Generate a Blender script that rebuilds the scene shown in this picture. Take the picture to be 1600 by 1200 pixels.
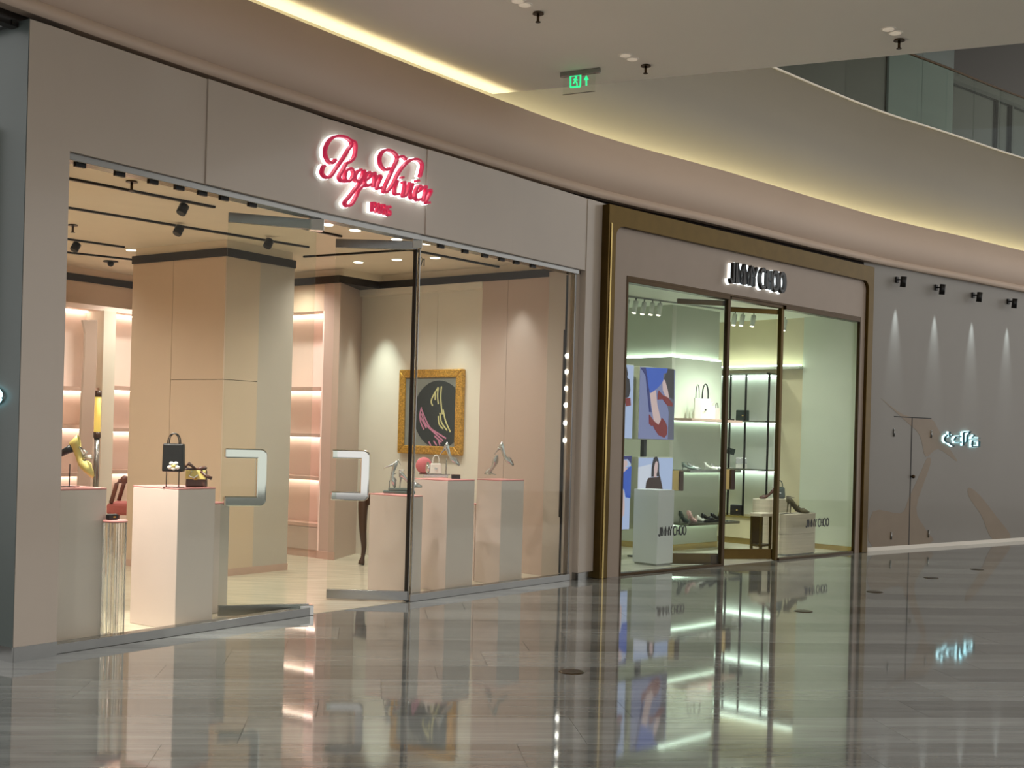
import bpy, bmesh, math, random
from mathutils import Matrix, Vector
random.seed(7)
for o in list(bpy.data.objects): bpy.data.objects.remove(o)
SC = bpy.context.scene
COL = SC.collection

# ------------------------------------------------------------------ camera
F_PX, ROLL, EYE, HV = 1900.0, math.radians(1.55), 1.6, 81.0
cam = bpy.data.cameras.new('camera'); cam.sensor_width = 36.0; cam.lens = F_PX * 36.0 / 1600.0
cam.shift_y = (HV * math.cos(ROLL)) / 1600.0; cam.shift_x = (HV * math.sin(ROLL)) / 1600.0
cam.clip_start = 0.05; cam.clip_end = 200
camo = bpy.data.objects.new('camera', cam); COL.objects.link(camo)
camo.matrix_world = Matrix.Translation((0, 0, EYE)) @ Matrix.Rotation(math.pi / 2, 4, 'X') @ Matrix.Rotation(ROLL, 4, 'Z')
SC.camera = camo

# ------------------------------------------------------------------ world and view
w = bpy.data.worlds.new('world'); SC.world = w; w.use_nodes = True
w.node_tree.nodes['Background'].inputs[0].default_value = (1.0, 0.98, 0.945, 1)
w.node_tree.nodes['Background'].inputs[1].default_value = 1.0
SC.view_settings.view_transform = 'Standard'; SC.view_settings.look = 'None'
SC.view_settings.gamma = 1; SC.view_settings.use_curve_mapping = False
SC.view_settings.exposure = 0.0

def spot(name, loc, target, power, color=(1, 1, 1), size=100, blend=0.8, radius=0.04):
    l = bpy.data.lights.new(name, 'SPOT'); l.energy = power; l.color = color
    l.spot_size = math.radians(size); l.spot_blend = blend; l.shadow_soft_size = radius
    o = bpy.data.objects.new(name, l); COL.objects.link(o); o.location = loc
    o.rotation_euler = (Vector(target) - Vector(loc)).to_track_quat('-Z', 'Y').to_euler()
    return o

# ------------------------------------------------------------------ pixel helpers (1600 x 1200 frame)
def ray(x, y):
    dx, dy = x - 800, y - 600
    u = dx * math.cos(ROLL) + dy * math.sin(ROLL); v = dx * math.sin(ROLL) - dy * math.cos(ROLL) + HV
    return (u / F_PX, 1.0, v / F_PX)
def G(x, y, z=0.0):
    r = ray(x, y); t = (z - EYE) / r[2]; return (r[0] * t, t)
class Fr:
    """local frame on a vertical plane: x along it, y deeper, z up"""
    def __init__(s, o, ang):
        s.o = o; s.ang = ang; s.d = (math.cos(ang), math.sin(ang)); s.n = (-s.d[1], s.d[0])
        s.M = Matrix.Translation((o[0], o[1], 0)) @ Matrix.Rotation(ang, 4, 'Z')
    def pl(s, x, y, off=0.0):           # pixel -> (s, z) on plane at depth off
        r = ray(x, y); c = s.o[0] * s.n[0] + s.o[1] * s.n[1] + off
        t = c / (r[0] * s.n[0] + r[1] * s.n[1]); X, Y = r[0] * t, t
        return ((X - s.o[0]) * s.d[0] + (Y - s.o[1]) * s.d[1], EYE + r[2] * t)
    def pt(s, x, y, sv=0.0):            # pixel -> (t, z) on the perpendicular plane s = sv
        r = ray(x, y); c = s.o[0] * s.d[0] + s.o[1] * s.d[1] + sv
        t = c / (r[0] * s.d[0] + r[1] * s.d[1]); X, Y = r[0] * t, t
        return ((X - s.o[0]) * s.n[0] + (Y - s.o[1]) * s.n[1], EYE + r[2] * t)
    def w(s, a, b, z=0.0): 
        return (s.o[0] + s.d[0] * a + s.n[0] * b, s.o[1] + s.d[1] * a + s.n[1] * b, z)
def frAB(A, B): return Fr(A, math.atan2(B[1] - A[1], B[0] - A[0]))
def dist(A, B): return math.hypot(B[0] - A[0], B[1] - A[1])

# ------------------------------------------------------------------ materials
def lin(c): 
    return tuple(((v / 255) / 12.92 if v / 255 <= 0.04045 else ((v / 255 + 0.055) / 1.055) ** 2.4) for v in c) + (1.0,)
MATS = {}
def mat(name, rgb, rough=0.5, metal=0.0, var=0.06, scale=4.0, bump=0.0, stretch=(1, 1, 1), emit=None, es=0.0, coat=0.0, trans=0.0, ior=1.5, spec=0.5):
    m = bpy.data.materials.new(name); m.use_nodes = True; nt = m.node_tree; N = nt.nodes; p = N['Principled BSDF']
    p.inputs['Roughness'].default_value = rough; p.inputs['Metallic'].default_value = metal
    p.inputs['Coat Weight'].default_value = coat; p.inputs['Coat Roughness'].default_value = 0.05
    p.inputs['Transmission Weight'].default_value = trans; p.inputs['IOR'].default_value = ior
    p.inputs['Specular IOR Level'].default_value = spec
    c = lin(rgb); p.inputs['Base Color'].default_value = c
    tc = N.new('ShaderNodeTexCoord'); mp = N.new('ShaderNodeMapping'); mp.inputs['Scale'].default_value = stretch
    nz = N.new('ShaderNodeTexNoise'); nz.inputs['Scale'].default_value = scale; nz.inputs['Detail'].default_value = 4
    nt.links.new(tc.outputs['Object'], mp.inputs[0]); nt.links.new(mp.outputs[0], nz.inputs['Vector'])
    if var:
        r = N.new('ShaderNodeValToRGB'); r.color_ramp.elements[0].position = 0.3; r.color_ramp.elements[1].position = 0.7
        r.color_ramp.elements[0].color = tuple(v * (1 - var) for v in c[:3]) + (1,)
        r.color_ramp.elements[1].color = tuple(min(1, v * (1 + var)) for v in c[:3]) + (1,)
        nt.links.new(nz.outputs['Fac'], r.inputs[0]); nt.links.new(r.outputs[0], p.inputs['Base Color'])
    if bump:
        b = N.new('ShaderNodeBump'); b.inputs['Strength'].default_value = bump; b.inputs['Distance'].default_value = 0.01
        nt.links.new(nz.outputs['Fac'], b.inputs['Height']); nt.links.new(b.outputs[0], p.inputs['Normal'])
    if emit:
        p.inputs['Emission Color'].default_value = lin(emit); p.inputs['Emission Strength'].default_value = es
    MATS[name] = m; return m

def glass_mat(name, tint=(0.95, 0.97, 0.95), refl=1.0):
    m = bpy.data.materials.new(name); m.use_nodes = True; nt = m.node_tree; N = nt.nodes
    N.remove(N['Principled BSDF']); out = N['Material Output']
    tr = N.new('ShaderNodeBsdfTransparent'); tr.inputs[0].default_value = tint + (1,)
    gl = N.new('ShaderNodeBsdfGlossy'); gl.inputs['Roughness'].default_value = 0.0; gl.inputs[0].default_value = (refl, refl, refl, 1)
    fr = N.new('ShaderNodeFresnel'); ge = N.new('ShaderNodeNewGeometry'); io = N.new('ShaderNodeMapRange')
    io.inputs[3].default_value = 1.15; io.inputs[4].default_value = 1 / 1.15      # same Fresnel on both faces of a thin pane
    nt.links.new(ge.outputs['Backfacing'], io.inputs[0]); nt.links.new(io.outputs[0], fr.inputs[0])
    mx = N.new('ShaderNodeMixShader')
    nt.links.new(fr.outputs[0], mx.inputs[0]); nt.links.new(tr.outputs[0], mx.inputs[1]); nt.links.new(gl.outputs[0], mx.inputs[2])
    nt.links.new(mx.outputs[0], out.inputs[0]); MATS[name] = m; return m

def marble(name, light, dark, ramp=(0.35, 0.75)):
    m = bpy.data.materials.new(name); m.use_nodes = True; nt = m.node_tree; N = nt.nodes; p = N['Principled BSDF']
    p.inputs['Roughness'].default_value = 0.045; p.inputs['IOR'].default_value = 1.85
    tc = N.new('ShaderNodeTexCoord'); oi = N.new('ShaderNodeObjectInfo')
    ad = N.new('ShaderNodeVectorMath'); ad.operation = 'ADD'
    sc = N.new('ShaderNodeVectorMath'); sc.operation = 'SCALE'; sc.inputs['Scale'].default_value = 37.0
    cb = N.new('ShaderNodeCombineXYZ')
    for i in range(3): nt.links.new(oi.outputs['Random'], cb.inputs[i])
    nt.links.new(cb.outputs[0], sc.inputs[0]); nt.links.new(tc.outputs['Object'], ad.inputs[0]); nt.links.new(sc.outputs[0], ad.inputs[1])
    mp = N.new('ShaderNodeMapping'); mp.inputs['Scale'].default_value = (0.55, 6.5, 1); nt.links.new(ad.outputs[0], mp.inputs[0])
    nz = N.new('ShaderNodeTexNoise'); nz.inputs['Scale'].default_value = 1.6; nz.inputs['Detail'].default_value = 8; nz.inputs['Roughness'].default_value = 0.62; nz.inputs['Distortion'].default_value = 0.5
    nt.links.new(mp.outputs[0], nz.inputs['Vector'])
    r = N.new('ShaderNodeValToRGB'); e = r.color_ramp.elements
    e[0].position = ramp[0]; e[1].position = ramp[1]; e[0].color = lin(dark); e[1].color = lin(light)
    nt.links.new(nz.outputs['Fac'], r.inputs[0])
    mr = N.new('ShaderNodeMapRange'); mr.inputs[3].default_value = 0.84; mr.inputs[4].default_value = 1.12
    nt.links.new(oi.outputs['Random'], mr.inputs[0])
    hs = N.new('ShaderNodeHueSaturation'); nt.links.new(mr.outputs[0], hs.inputs['Value']); nt.links.new(r.outputs[0], hs.inputs['Color'])
    nt.links.new(hs.outputs[0], p.inputs['Base Color'])
    MATS[name] = m; return m

marble('marble_light', (146, 149, 147), (114, 116, 113)); marble('marble_dark', (131, 133, 131), (95, 96, 93))
mat('grout', (84, 82, 78), 0.6)
mat('panel_paint', (184, 171, 158), 0.22, var=0.02, scale=1.2, coat=0.2)
mat('teal_paint', (84, 93, 91), 0.35, var=0.03)
mat('fascia_paint', (200, 178, 160), 0.55, var=0.02, scale=0.7)
mat('parapet_paint', (150, 143, 129), 0.55, var=0.02, scale=0.7)
mat('ceiling_paint', (245, 238, 227), 0.7, var=0.02, scale=0.5)
mat('dark_gap', (26, 20, 16), 0.5); mat('black_trim', (26, 18, 14), 0.45); mat('black_metal', (18, 17, 17), 0.35, 0.3)
mat('chrome', (225, 225, 222), 0.05, 1.0, var=0); mat('steel', (150, 150, 148), 0.25, 1.0, var=0.04, scale=30, stretch=(1, 1, 20))
mat('bronze', (88, 70, 34), 0.28, 0.85, var=0.08, scale=8); mat('dark_bronze', (70, 54, 34), 0.3, 0.8); mat('gold_light', (196, 172, 112), 0.25, 0.9)
mat('warm_wall', (208, 184, 160), 0.5, var=0.02); mat('pink_wall', (190, 168, 154), 0.35, var=0.03, scale=1.0, coat=0.2)
mat('cream_wall', (222, 214, 198), 0.5, var=0.02); mat('white_wall', (228, 232, 224), 0.5, var=0.02)
mat('grey_wall', (190, 178, 166), 0.4, var=0.02)
mat('rv_ceiling', (234, 220, 198), 0.7, var=0.02); mat('rv_floor', (200, 190, 168), 0.22, var=0.14, scale=3, stretch=(0.6, 5, 1))
mat('pedestal_pearl', (214, 198, 190), 0.28, var=0.03, scale=2, coat=0.35); mat('pink_top', (214, 146, 142), 0.4)
mat('shelf_pink', (246, 222, 210), 0.5, var=0.02); mat('shelf_edge', (196, 164, 148), 0.4)
mat('acrylic', (235, 240, 238), 0.02, trans=1.0, var=0, ior=1.49)
mat('yellow', (232, 206, 110), 0.5); mat('yellow_leather', (226, 206, 120), 0.45, bump=0.1, scale=40); mat('black_leather', (20, 18, 18), 0.35, bump=0.1, scale=60)
mat('brown_leather', (78, 46, 36), 0.4, bump=0.15, scale=40); mat('white_leather', (226, 222, 212), 0.4, bump=0.08, scale=60)
mat('silver_leather', (196, 198, 196), 0.22, 0.8, scale=40); mat('green_silver', (120, 134, 128), 0.3, 0.6, scale=40)
mat('rose', (214, 112, 118), 0.6); mat('rose_wood', (112, 66, 56), 0.4); mat('rose_velvet', (178, 98, 92), 0.8, bump=0.1, scale=50)
mat('pink_leather', (220, 176, 172), 0.45); mat('green_leather', (44, 58, 50), 0.4, bump=0.1, scale=50); mat('olive_suede', (88, 78, 52), 0.7)
mat('dark_wood', (74, 50, 34), 0.35, var=0.2, scale=6, stretch=(1, 1, 0.2))
mat('gilt', (206, 160, 70), 0.35, 0.6, var=0.45, scale=60, bump=0.8); mat('canvas_grey', (128, 130, 122), 0.8); mat('ink', (42, 48, 46), 0.7)
mat('stripe_pink', (196, 128, 156), 0.7); mat('stripe_cream', (206, 200, 140), 0.7)
mat('neon_white', (250, 250, 250), 0.5, var=0, emit=(240, 252, 255), es=1.9); mat('sign_red', (206, 20, 74), 0.35, emit=(214, 22, 80), es=0.3)
mat('sign_black', (14, 16, 18), 0.3); mat('sign_teal', (36, 84, 92), 0.4); mat('neon_cyan', (220, 252, 255), 0.5, var=0, emit=(190, 245, 255), es=2.0)
mat('cove_led', (255, 240, 180), 0.5, var=0, emit=(255, 246, 200), es=9.0); mat('led_cool', (240, 255, 246), 0.5, var=0, emit=(232, 255, 240), es=7.0)
mat('led_warm', (255, 236, 220), 0.5, var=0, emit=(255, 232, 218), es=8.0); mat('downlight_lens', (255, 244, 224), 0.5, var=0, emit=(255, 240, 214), es=4.0)
mat('dim_lens', (225, 215, 200), 0.4, var=0, emit=(255, 236, 210), es=0.25); mat('bulb', (255, 255, 255), 0.3, var=0, emit=(255, 252, 244), es=9.0)
mat('exit_green', (60, 220, 150), 0.5, var=0, emit=(40, 225, 140), es=1.1); mat('exit_dark', (10, 90, 60), 0.5)
mat('jc_panel', (158, 141, 126), 0.4, var=0.02); mat('jc_wall', (206, 212, 194), 0.45, var=0.02); mat('jc_block', (196, 200, 184), 0.4, var=0.02)
mat('jc_ceiling', (224, 226, 212), 0.6, var=0.02); mat('jc_floor', (206, 202, 184), 0.2, var=0.05); mat('sand', (214, 202, 168), 0.5, var=0.03)
mat('travertine', (196, 182, 162), 0.5, var=0.12, scale=3, stretch=(0.5, 0.5, 9)); mat('white_plinth', (214, 216, 218), 0.35, var=0.01)
mat('bezel', (40, 40, 42), 0.3); mat('screen_side', (176, 178, 156), 0.4)
mat('hoarding', (138, 133, 126), 0.45, var=0.03, scale=0.6, coat=0.1); mat('hoarding_tan', (140, 124, 106), 0.45, var=0.04)
mat('upper_brown', (46, 38, 28), 0.3); mat('upper_teal', (88, 100, 97), 0.3, var=0.12, scale=1.5, stretch=(0.3, 0.3, 2)); mat('upper_dark', (12, 13, 13), 0.2)
def em(name, rgb, s=0.68): return mat(name, tuple(v // 12 for v in rgb), 0.4, var=0, emit=rgb, es=s)
for n_, c_ in dict(px_lav=(132, 140, 186), px_blue=(52, 96, 205), px_navy=(40, 48, 120), px_skin=(226, 196, 196), px_red=(132, 34, 40), px_dark=(52, 48, 56), px_slate=(96, 98, 120), px_pale=(186, 204, 244), px_hair=(34, 28, 40), px_brown=(56, 34, 32), px_white=(226, 232, 250)).items(): em(n_, c_)
glass_mat('glass_pane'); glass_mat('glass_green', (0.86, 0.93, 0.88))

# ------------------------------------------------------------------ mesh builder
class MB:
    def __init__(s, fr=None):
        s.M = fr.M if isinstance(fr, Fr) else (fr if fr is not None else Matrix.Identity(4)); s.V = []; s.F = []; s.S = []
    def v(s, x, y, z): s.V.append(tuple(s.M @ Vector((x, y, z)))); return len(s.V) - 1
    def f(s, ids, sm=False): s.F.append(tuple(ids)); s.S.append(sm)
    def box(s, x0, x1, y0, y1, z0, z1):
        i = [s.v(x, y, z) for z in (z0, z1) for x, y in ((x0, y0), (x1, y0), (x1, y1), (x0, y1))]
        for q in ((0, 3, 2, 1), (4, 5, 6, 7), (0, 1, 5, 4), (1, 2, 6, 5), (2, 3, 7, 6), (3, 0, 4, 7)): s.f([i[k] for k in q])
        return s
    def prism(s, poly, z0, z1):          # plan polygon
        n = len(poly); a = [s.v(x, y, z0) for x, y in poly]; b = [s.v(x, y, z1) for x, y in poly]
        s.f(a[::-1]); s.f(b)
        for k in range(n): s.f((a[k], a[(k + 1) % n], b[(k + 1) % n], b[k]))
        return s
    def xz(s, poly, y0, y1):             # elevation polygon with thickness
        n = len(poly); a = [s.v(x, y0, z) for x, z in poly]; b = [s.v(x, y1, z) for x, z in poly]
        s.f(a); s.f(b[::-1])
        for k in range(n): s.f((a[(k + 1) % n], a[k], b[k], b[(k + 1) % n]))
        return s
    def yz(s, poly, x0, x1):
        n = len(poly); a = [s.v(x0, y, z) for y, z in poly]; b = [s.v(x1, y, z) for y, z in poly]
        s.f(a); s.f(b[::-1])
        for k in range(n): s.f((a[(k + 1) % n], a[k], b[k], b[(k + 1) % n]))
        return s
    def tube(s, pts, r, n=8, closed=False):
        P = [Vector(p) for p in pts]; m = len(P); rs = r if isinstance(r, (list, tuple)) else [r] * m; rings = []
        for i in range(m):
            if closed: t = P[(i + 1) % m] - P[i - 1]
            else: t = P[min(i + 1, m - 1)] - P[max(i - 1, 0)]
            t.normalize(); up = Vector((0, 0, 1)) if abs(t.z) < 0.9 else Vector((1, 0, 0))
            a = t.cross(up).normalized(); b = t.cross(a)
            rings.append([s.v(*(P[i] + a * math.cos(2 * math.pi * k / n) * rs[i] + b * math.sin(2 * math.pi * k / n) * rs[i])) for k in range(n)])
        for i in range(m if closed else m - 1):
            A, B = rings[i], rings[(i + 1) % m]
            for k in range(n): s.f((A[k], A[(k + 1) % n], B[(k + 1) % n], B[k]), True)
        if not closed: s.f(rings[0][::-1]); s.f(rings[-1])
        return s
    def lathe(s, prof, c=(0, 0, 0), n=24, sm=True):
        R = [[s.v(c[0] + r * math.cos(2 * math.pi * k / n), c[1] + r * math.sin(2 * math.pi * k / n), c[2] + z) for k in range(n)] for r, z in prof]
        for A, B in zip(R, R[1:]):
            for k in range(n): s.f((A[k], A[(k + 1) % n], B[(k + 1) % n], B[k]), sm)
        s.f(R[0][::-1]); s.f(R[-1]); return s
    def ribbon(s, pts, wd, y0, y1):      # stroke in the x-z plane
        P = [Vector((p[0], p[1])) for p in pts]; m = len(P); ring = []
        for i in range(m):
            t = P[min(i + 1, m - 1)] - P[max(i - 1, 0)]
            if t.length < 1e-9: t = Vector((1, 0))
            t.normalize(); nn = Vector((-t.y, t.x)) * wd / 2
            a, b = P[i] + nn, P[i] - nn
            ring.append([s.v(a.x, y0, a.y), s.v(b.x, y0, b.y), s.v(b.x, y1, b.y), s.v(a.x, y1, a.y)])
        for A, B in zip(ring, ring[1:]):
            for k in range(4): s.f((A[k], A[(k + 1) % 4], B[(k + 1) % 4], B[k]))
        s.f(ring[0][::-1]); s.f(ring[-1]); return s
    def sphere(s, c, r, n=16, sx=1, sy=1, sz=1):
        prof = [(max(1e-4, math.sin(math.pi * i / (n // 2))), -math.cos(math.pi * i / (n // 2))) for i in range(n // 2 + 1)]
        R = [[s.v(c[0] + r * sx * q * math.cos(2 * math.pi * k / n), c[1] + r * sy * q * math.sin(2 * math.pi * k / n), c[2] + r * sz * h) for k in range(n)] for q, h in prof]
        for A, B in zip(R, R[1:]):
            for k in range(n): s.f((A[k], A[(k + 1) % n], B[(k + 1) % n], B[k]), True)
        return s
    def build(s, name, material, parent=None, bevel=0.0, solid=0.0, **tags):
        me = bpy.data.meshes.new(name)
        off = Vector((0, 0, 0))
        if parent is not None:
            off = wloc(parent)
        elif s.V:
            xs, ys, zs = zip(*s.V); off = Vector(((min(xs) + max(xs)) / 2, (min(ys) + max(ys)) / 2, min(zs)))
        me.from_pydata([tuple(Vector(v) - off) for v in s.V], [], s.F); me.polygons.foreach_set('use_smooth', s.S)
        bm = bmesh.new(); bm.from_mesh(me); bmesh.ops.recalc_face_normals(bm, faces=bm.faces); bm.to_mesh(me); bm.free()
        me.materials.append(MATS[material]); o = bpy.data.objects.new(name, me); COL.objects.link(o)
        if parent is not None: o.parent = parent
        else: o.location = off
        if solid: md = o.modifiers.new('solid', 'SOLIDIFY'); md.thickness = solid; md.offset = 0
        if bevel: md = o.modifiers.new('bevel', 'BEVEL'); md.width = bevel; md.segments = 2; md.limit_method = 'ANGLE'
        for k, v in tags.items(): o[k] = v
        return o
def wloc(o):
    l = Vector((0, 0, 0))
    while o is not None: l = l + o.location; o = o.parent
    return l
def thing(name, loc, label=None, category=None, group=None, kind=None):
    o = bpy.data.objects.new(name, None); COL.objects.link(o); o.location = loc; o.empty_display_size = 0.1
    if label: o['label'] = label
    if category: o['category'] = category
    if group: o['group'] = group
    if kind: o['kind'] = kind
    return o
def copy_tree(o, parent=None):
    c = o.copy(); COL.objects.link(c); c.parent = parent
    for ch in list(o.children): copy_tree(ch, c)
    return c
def T(o, label, cat, group=None):
    o['label'] = label; o['category'] = cat
    if group: o['group'] = group
    return o
def struct(o, label=None, cat=None):
    o['kind'] = 'structure'
    if label: o['label'] = label; o['category'] = cat
    return o
def crom(P, k=8, closed=False):
    P = [Vector(p) for p in P]; out = []; n = len(P)
    for i in range(n if closed else n - 1):
        a, b, c, d = (P[(i - 1) % n], P[i], P[(i + 1) % n], P[(i + 2) % n]) if closed else (P[max(i - 1, 0)], P[i], P[i + 1], P[min(i + 2, n - 1)])
        for j in range(k):
            t = j / k
            out.append(0.5 * ((2 * b) + (c - a) * t + (2 * a - 5 * b + 4 * c - d) * t * t + (3 * b - a - 3 * c + d) * t ** 3))
    if not closed: out.append(P[-1])
    return [tuple(p) for p in out]

# ------------------------------------------------------------------ the facade line on the floor
P1, P2, P3, P4 = G(88, 1020), G(478, 961), G(635, 940), G(885, 906)
RA, RB = frAB(P1, P2), frAB(P3, P4)
s0, _ = RA.pl(20, 1036, -0.10); P0 = RA.w(s0, 0)[:2]
P5 = RB.w(RB.pl(942, 902)[0], 0)[:2]
J0, J3 = G(970, 899), G(1337, 863); JF = frAB(J0, J3); JL = dist(J0, J3)
J4 = G(1352, 862); W1 = G(1600, 845); WF = frAB(J4, W1); WL = dist(J4, W1)
WEND = WF.w(WL + 2.5, 0)[:2]
PL_ = RA.w(s0 - 0.02, 0)[:2]
H_OPEN, H_TOP, H_COVE, H_CEIL, H_RIM = 3.48, 4.29, 5.05, 5.2, 6.75

def smooth_line():
    ex0 = (P0[0] - 2.6 * math.cos(RA.ang + 0.12), P0[1] - 2.6 * math.sin(RA.ang + 0.12))
    ex00 = (ex0[0] - 4 * math.cos(RA.ang + 0.2), ex0[1] - 4 * math.sin(RA.ang + 0.2))
    far = (W1[0] + 3 * math.cos(WF.ang - 0.06), W1[1] + 3 * math.sin(WF.ang - 0.06))
    return crom([ex00, ex0, P0, P2, P4, JF.w(1.9, 0)[:2], J4, WF.w(2.4, 0)[:2], W1, far], 8)
CURVE = smooth_line()
def offs(curve, d):                     # d > 0 is away from the mall, into the shops
    out = []
    for i, p in enumerate(curve):
        a, b = curve[max(i - 1, 0)], curve[min(i + 1, len(curve) - 1)]
        L = dist(a, b); nx, ny = -(b[1] - a[1]) / L, (b[0] - a[0]) / L
        out.append((p[0] + nx * d, p[1] + ny * d))
    return out
def band(name, material, d0, d1, z0, z1, parent=None, curve=CURVE):
    a, b = offs(curve, d0), offs(curve, d1); m = MB(); n = len(a)
    for p, q in zip(a, b):
        m.v(p[0], p[1], z0); m.v(q[0], q[1], z0); m.v(q[0], q[1], z1); m.v(p[0], p[1], z1)
    for i in range(n - 1):
        for k in range(4): m.f((4 * i + k, 4 * i + (k + 1) % 4, 4 * i + 4 + (k + 1) % 4, 4 * i + 4 + k), k in (1, 3))
    m.f((0, 1, 2, 3)); m.f((4 * n - 1, 4 * n - 2, 4 * n - 3, 4 * n - 4))
    return m.build(name, material, parent)

# ------------------------------------------------------------------ mall floor with its tiles
TA = math.radians(6.5); TF = Fr((0, 0), TA)
fl = MB().box(-14, 22, -8, 30, -0.3, -0.006).build('floor', 'grout'); struct(fl, 'polished grey marble floor of the mall laid in wide and narrow rows', 'floor')
def facade_depth(x, y):                 # signed distance beyond the facade line
    best = None
    for A, B in zip(CURVE, CURVE[1:]):
        L = dist(A, B); t = ((x - A[0]) * (B[0] - A[0]) + (y - A[1]) * (B[1] - A[1])) / L / L
        t = max(0, min(1, t)); px, py = A[0] + t * (B[0] - A[0]), A[1] + t * (B[1] - A[1])
        d = math.hypot(x - px, y - py); sgn = 1 if (B[0] - A[0]) * (y - A[1]) - (B[1] - A[1]) * (x - A[0]) > 0 else -1
        if best is None or d < abs(best): best = sgn * d
    return best
tiles = {}
q = 6.27 - 4 * 1.055; row = 0; TL = 1.8; ntile = 0
while q < 22.5:
    wide = row % 2 == 0; h = 0.595 if wide else 0.46
    if q > 3.4:
        k0 = -8
        for k in range(-10, 16):
            sx = k * TL + (0.37 * row % TL); cx, cy, _ = TF.w(sx + TL / 2, q + h / 2)
            if cy < 3.4 or abs(cx) > 0.42 * cy + 1.9 or facade_depth(cx, cy) > 0.75: continue
            if wide not in tiles:
                m = MB(); g = 0.001; m.box(-TL / 2 + g, TL / 2 - g, -h / 2 + g, h / 2 - g, -0.006, 0.0)
                o = m.build('marble_tile', 'marble_light' if wide else 'marble_dark', fl); tiles[wide] = o
            else:
                o = tiles[wide].copy(); COL.objects.link(o)
            o.parent = fl; fl_o = fl.location
            o.location = (cx - fl_o[0], cy - fl_o[1], 0.0 - fl_o[2]); o.rotation_euler = (0, 0, TA); ntile += 1
    q += h; row += 1
for wide in tiles:                       # the first tile was built around the floor's origin: recentre its mesh
    me = tiles[wide].data; off = wloc(fl)
    for v in me.vertices: v.co = v.co + off
print('tiles', ntile)

# ------------------------------------------------------------------ fascia, cove, ceiling, parapet, upper level
fa = band('trim_1', 'fascia_paint', -0.05, 0.05, H_TOP + 0.05, H_COVE); struct(fa, 'smooth curved beige fascia band above the shop fronts', 'fascia')
band('fascia_lip', 'fascia_paint', -0.075, -0.05, H_TOP + 0.05, H_TOP + 0.15, fa)
band('shadow_gap', 'dark_gap', 0.02, 0.10, H_TOP - 0.04, H_TOP + 0.05, fa)
band('cove_floor', 'ceiling_paint', 0.05, 0.24, H_COVE - 0.14, H_COVE - 0.10, fa)
band('cove_light', 'cove_led', 0.06, 0.12, H_COVE - 0.10, H_COVE - 0.07, fa)
wu = band('wall_upper', 'parapet_paint', 0.22, 0.5, H_COVE - 0.14, H_RIM); struct(wu, 'plain beige parapet wall of the upper gallery above the cove light', 'parapet')
band('rim_cap', 'ceiling_paint', 0.20, 0.5, H_RIM, H_RIM + 0.025, wu)
E0, E1 = (-0.351, 12.743), (4.435, 10.730)
eu = ((E1[0] - E0[0]) / dist(E0, E1), (E1[1] - E0[1]) / dist(E0, E1))
cl = [p for p in offs(CURVE, 0.22) if p[0] < E0[0] - 0.3]
poly = cl + [(E0[0] - 0.2 * eu[0], E0[1] - 0.2 * eu[1] + 0.12), (E0[0] + 9 * eu[0], E0[1] + 9 * eu[1]), (14, -7), (-13, -7)]
ce = MB().prism(poly, H_CEIL, H_CEIL + 0.5).build('ceiling', 'ceiling_paint'); struct(ce, 'flat pale ceiling of the mall walkway', 'ceiling')

def ceil_at(x, y): g = G(x, y, H_CEIL); return (g[0], g[1], H_CEIL)
sp = None
for (x, y, lab_) in ((841, 20, 'small brass sprinkler head on the ceiling between the cove and the exit sign'), (1009, 102, 'small brass sprinkler head on the ceiling just past the exit sign'), (1405, 62, 'small brass sprinkler head on the ceiling beside the upper gallery opening')):
    if sp is None:
        c = ceil_at(x, y); sp = thing('sprinkler_head', c, lab_, 'sprinkler', 'sprinklers on the mall ceiling')
        L_ = Matrix.Translation(c)
        MB(L_).lathe([(0.05, -0.012), (0.045, -0.0)], n=16).build('flange', 'dark_bronze', sp)
        MB(L_).lathe([(0.012, -0.075), (0.012, -0.012)], n=10).build('stem', 'dark_bronze', sp)
        MB(L_).lathe([(0.022, -0.082), (0.024, -0.078), (0.01, -0.07)], n=12).build('deflector', 'dark_bronze', sp)
    else:
        c = ceil_at(x, y); q_ = copy_tree(sp); q_.location = c; q_['label'] = lab_
dl = None
for (x, y) in ((809, 1), (820, 7), (977, 86), (988, 92), (1388, 45), (1399, 51)):
    c = ceil_at(x, y)
    if dl is None:
        dl = thing('recessed_downlight', c, 'faint round recessed downlight in the mall ceiling', 'downlight', 'paired downlights in the mall ceiling'); L_ = Matrix.Translation(c)
        MB(L_).lathe([(0.062, -0.006), (0.066, 0.0)], n=20).build('rim', 'ceiling_paint', dl); MB(L_).lathe([(0.05, -0.009), (0.05, -0.006)], n=20).build('lens', 'dim_lens', dl)
    else: copy_tree(dl).location = c
for (x, y, pw) in ((-2.4, 2.2, 290), (0.8, 2.4, 290), (4.0, 2.2, 290), (-0.6, 6.2, 70), (2.4, 6.0, 70), (5.6, 5.6, 70), (0.6, 9.4, 70), (3.4, 8.8, 70), (-3.0, -1.6, 290), (0.6, -1.6, 290), (4.2, -1.6, 290), (7.4, 1.0, 290)):
    copy_tree(dl).location = (x, y, H_CEIL); spot('walkway_bounce_fill', (x, y, H_CEIL - 0.02), (x, y, 0), pw, (1, 0.97, 0.93), 150, 0.6, 0.06)  # unseen fixtures and lamps added to bounce light onto the ceiling

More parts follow.
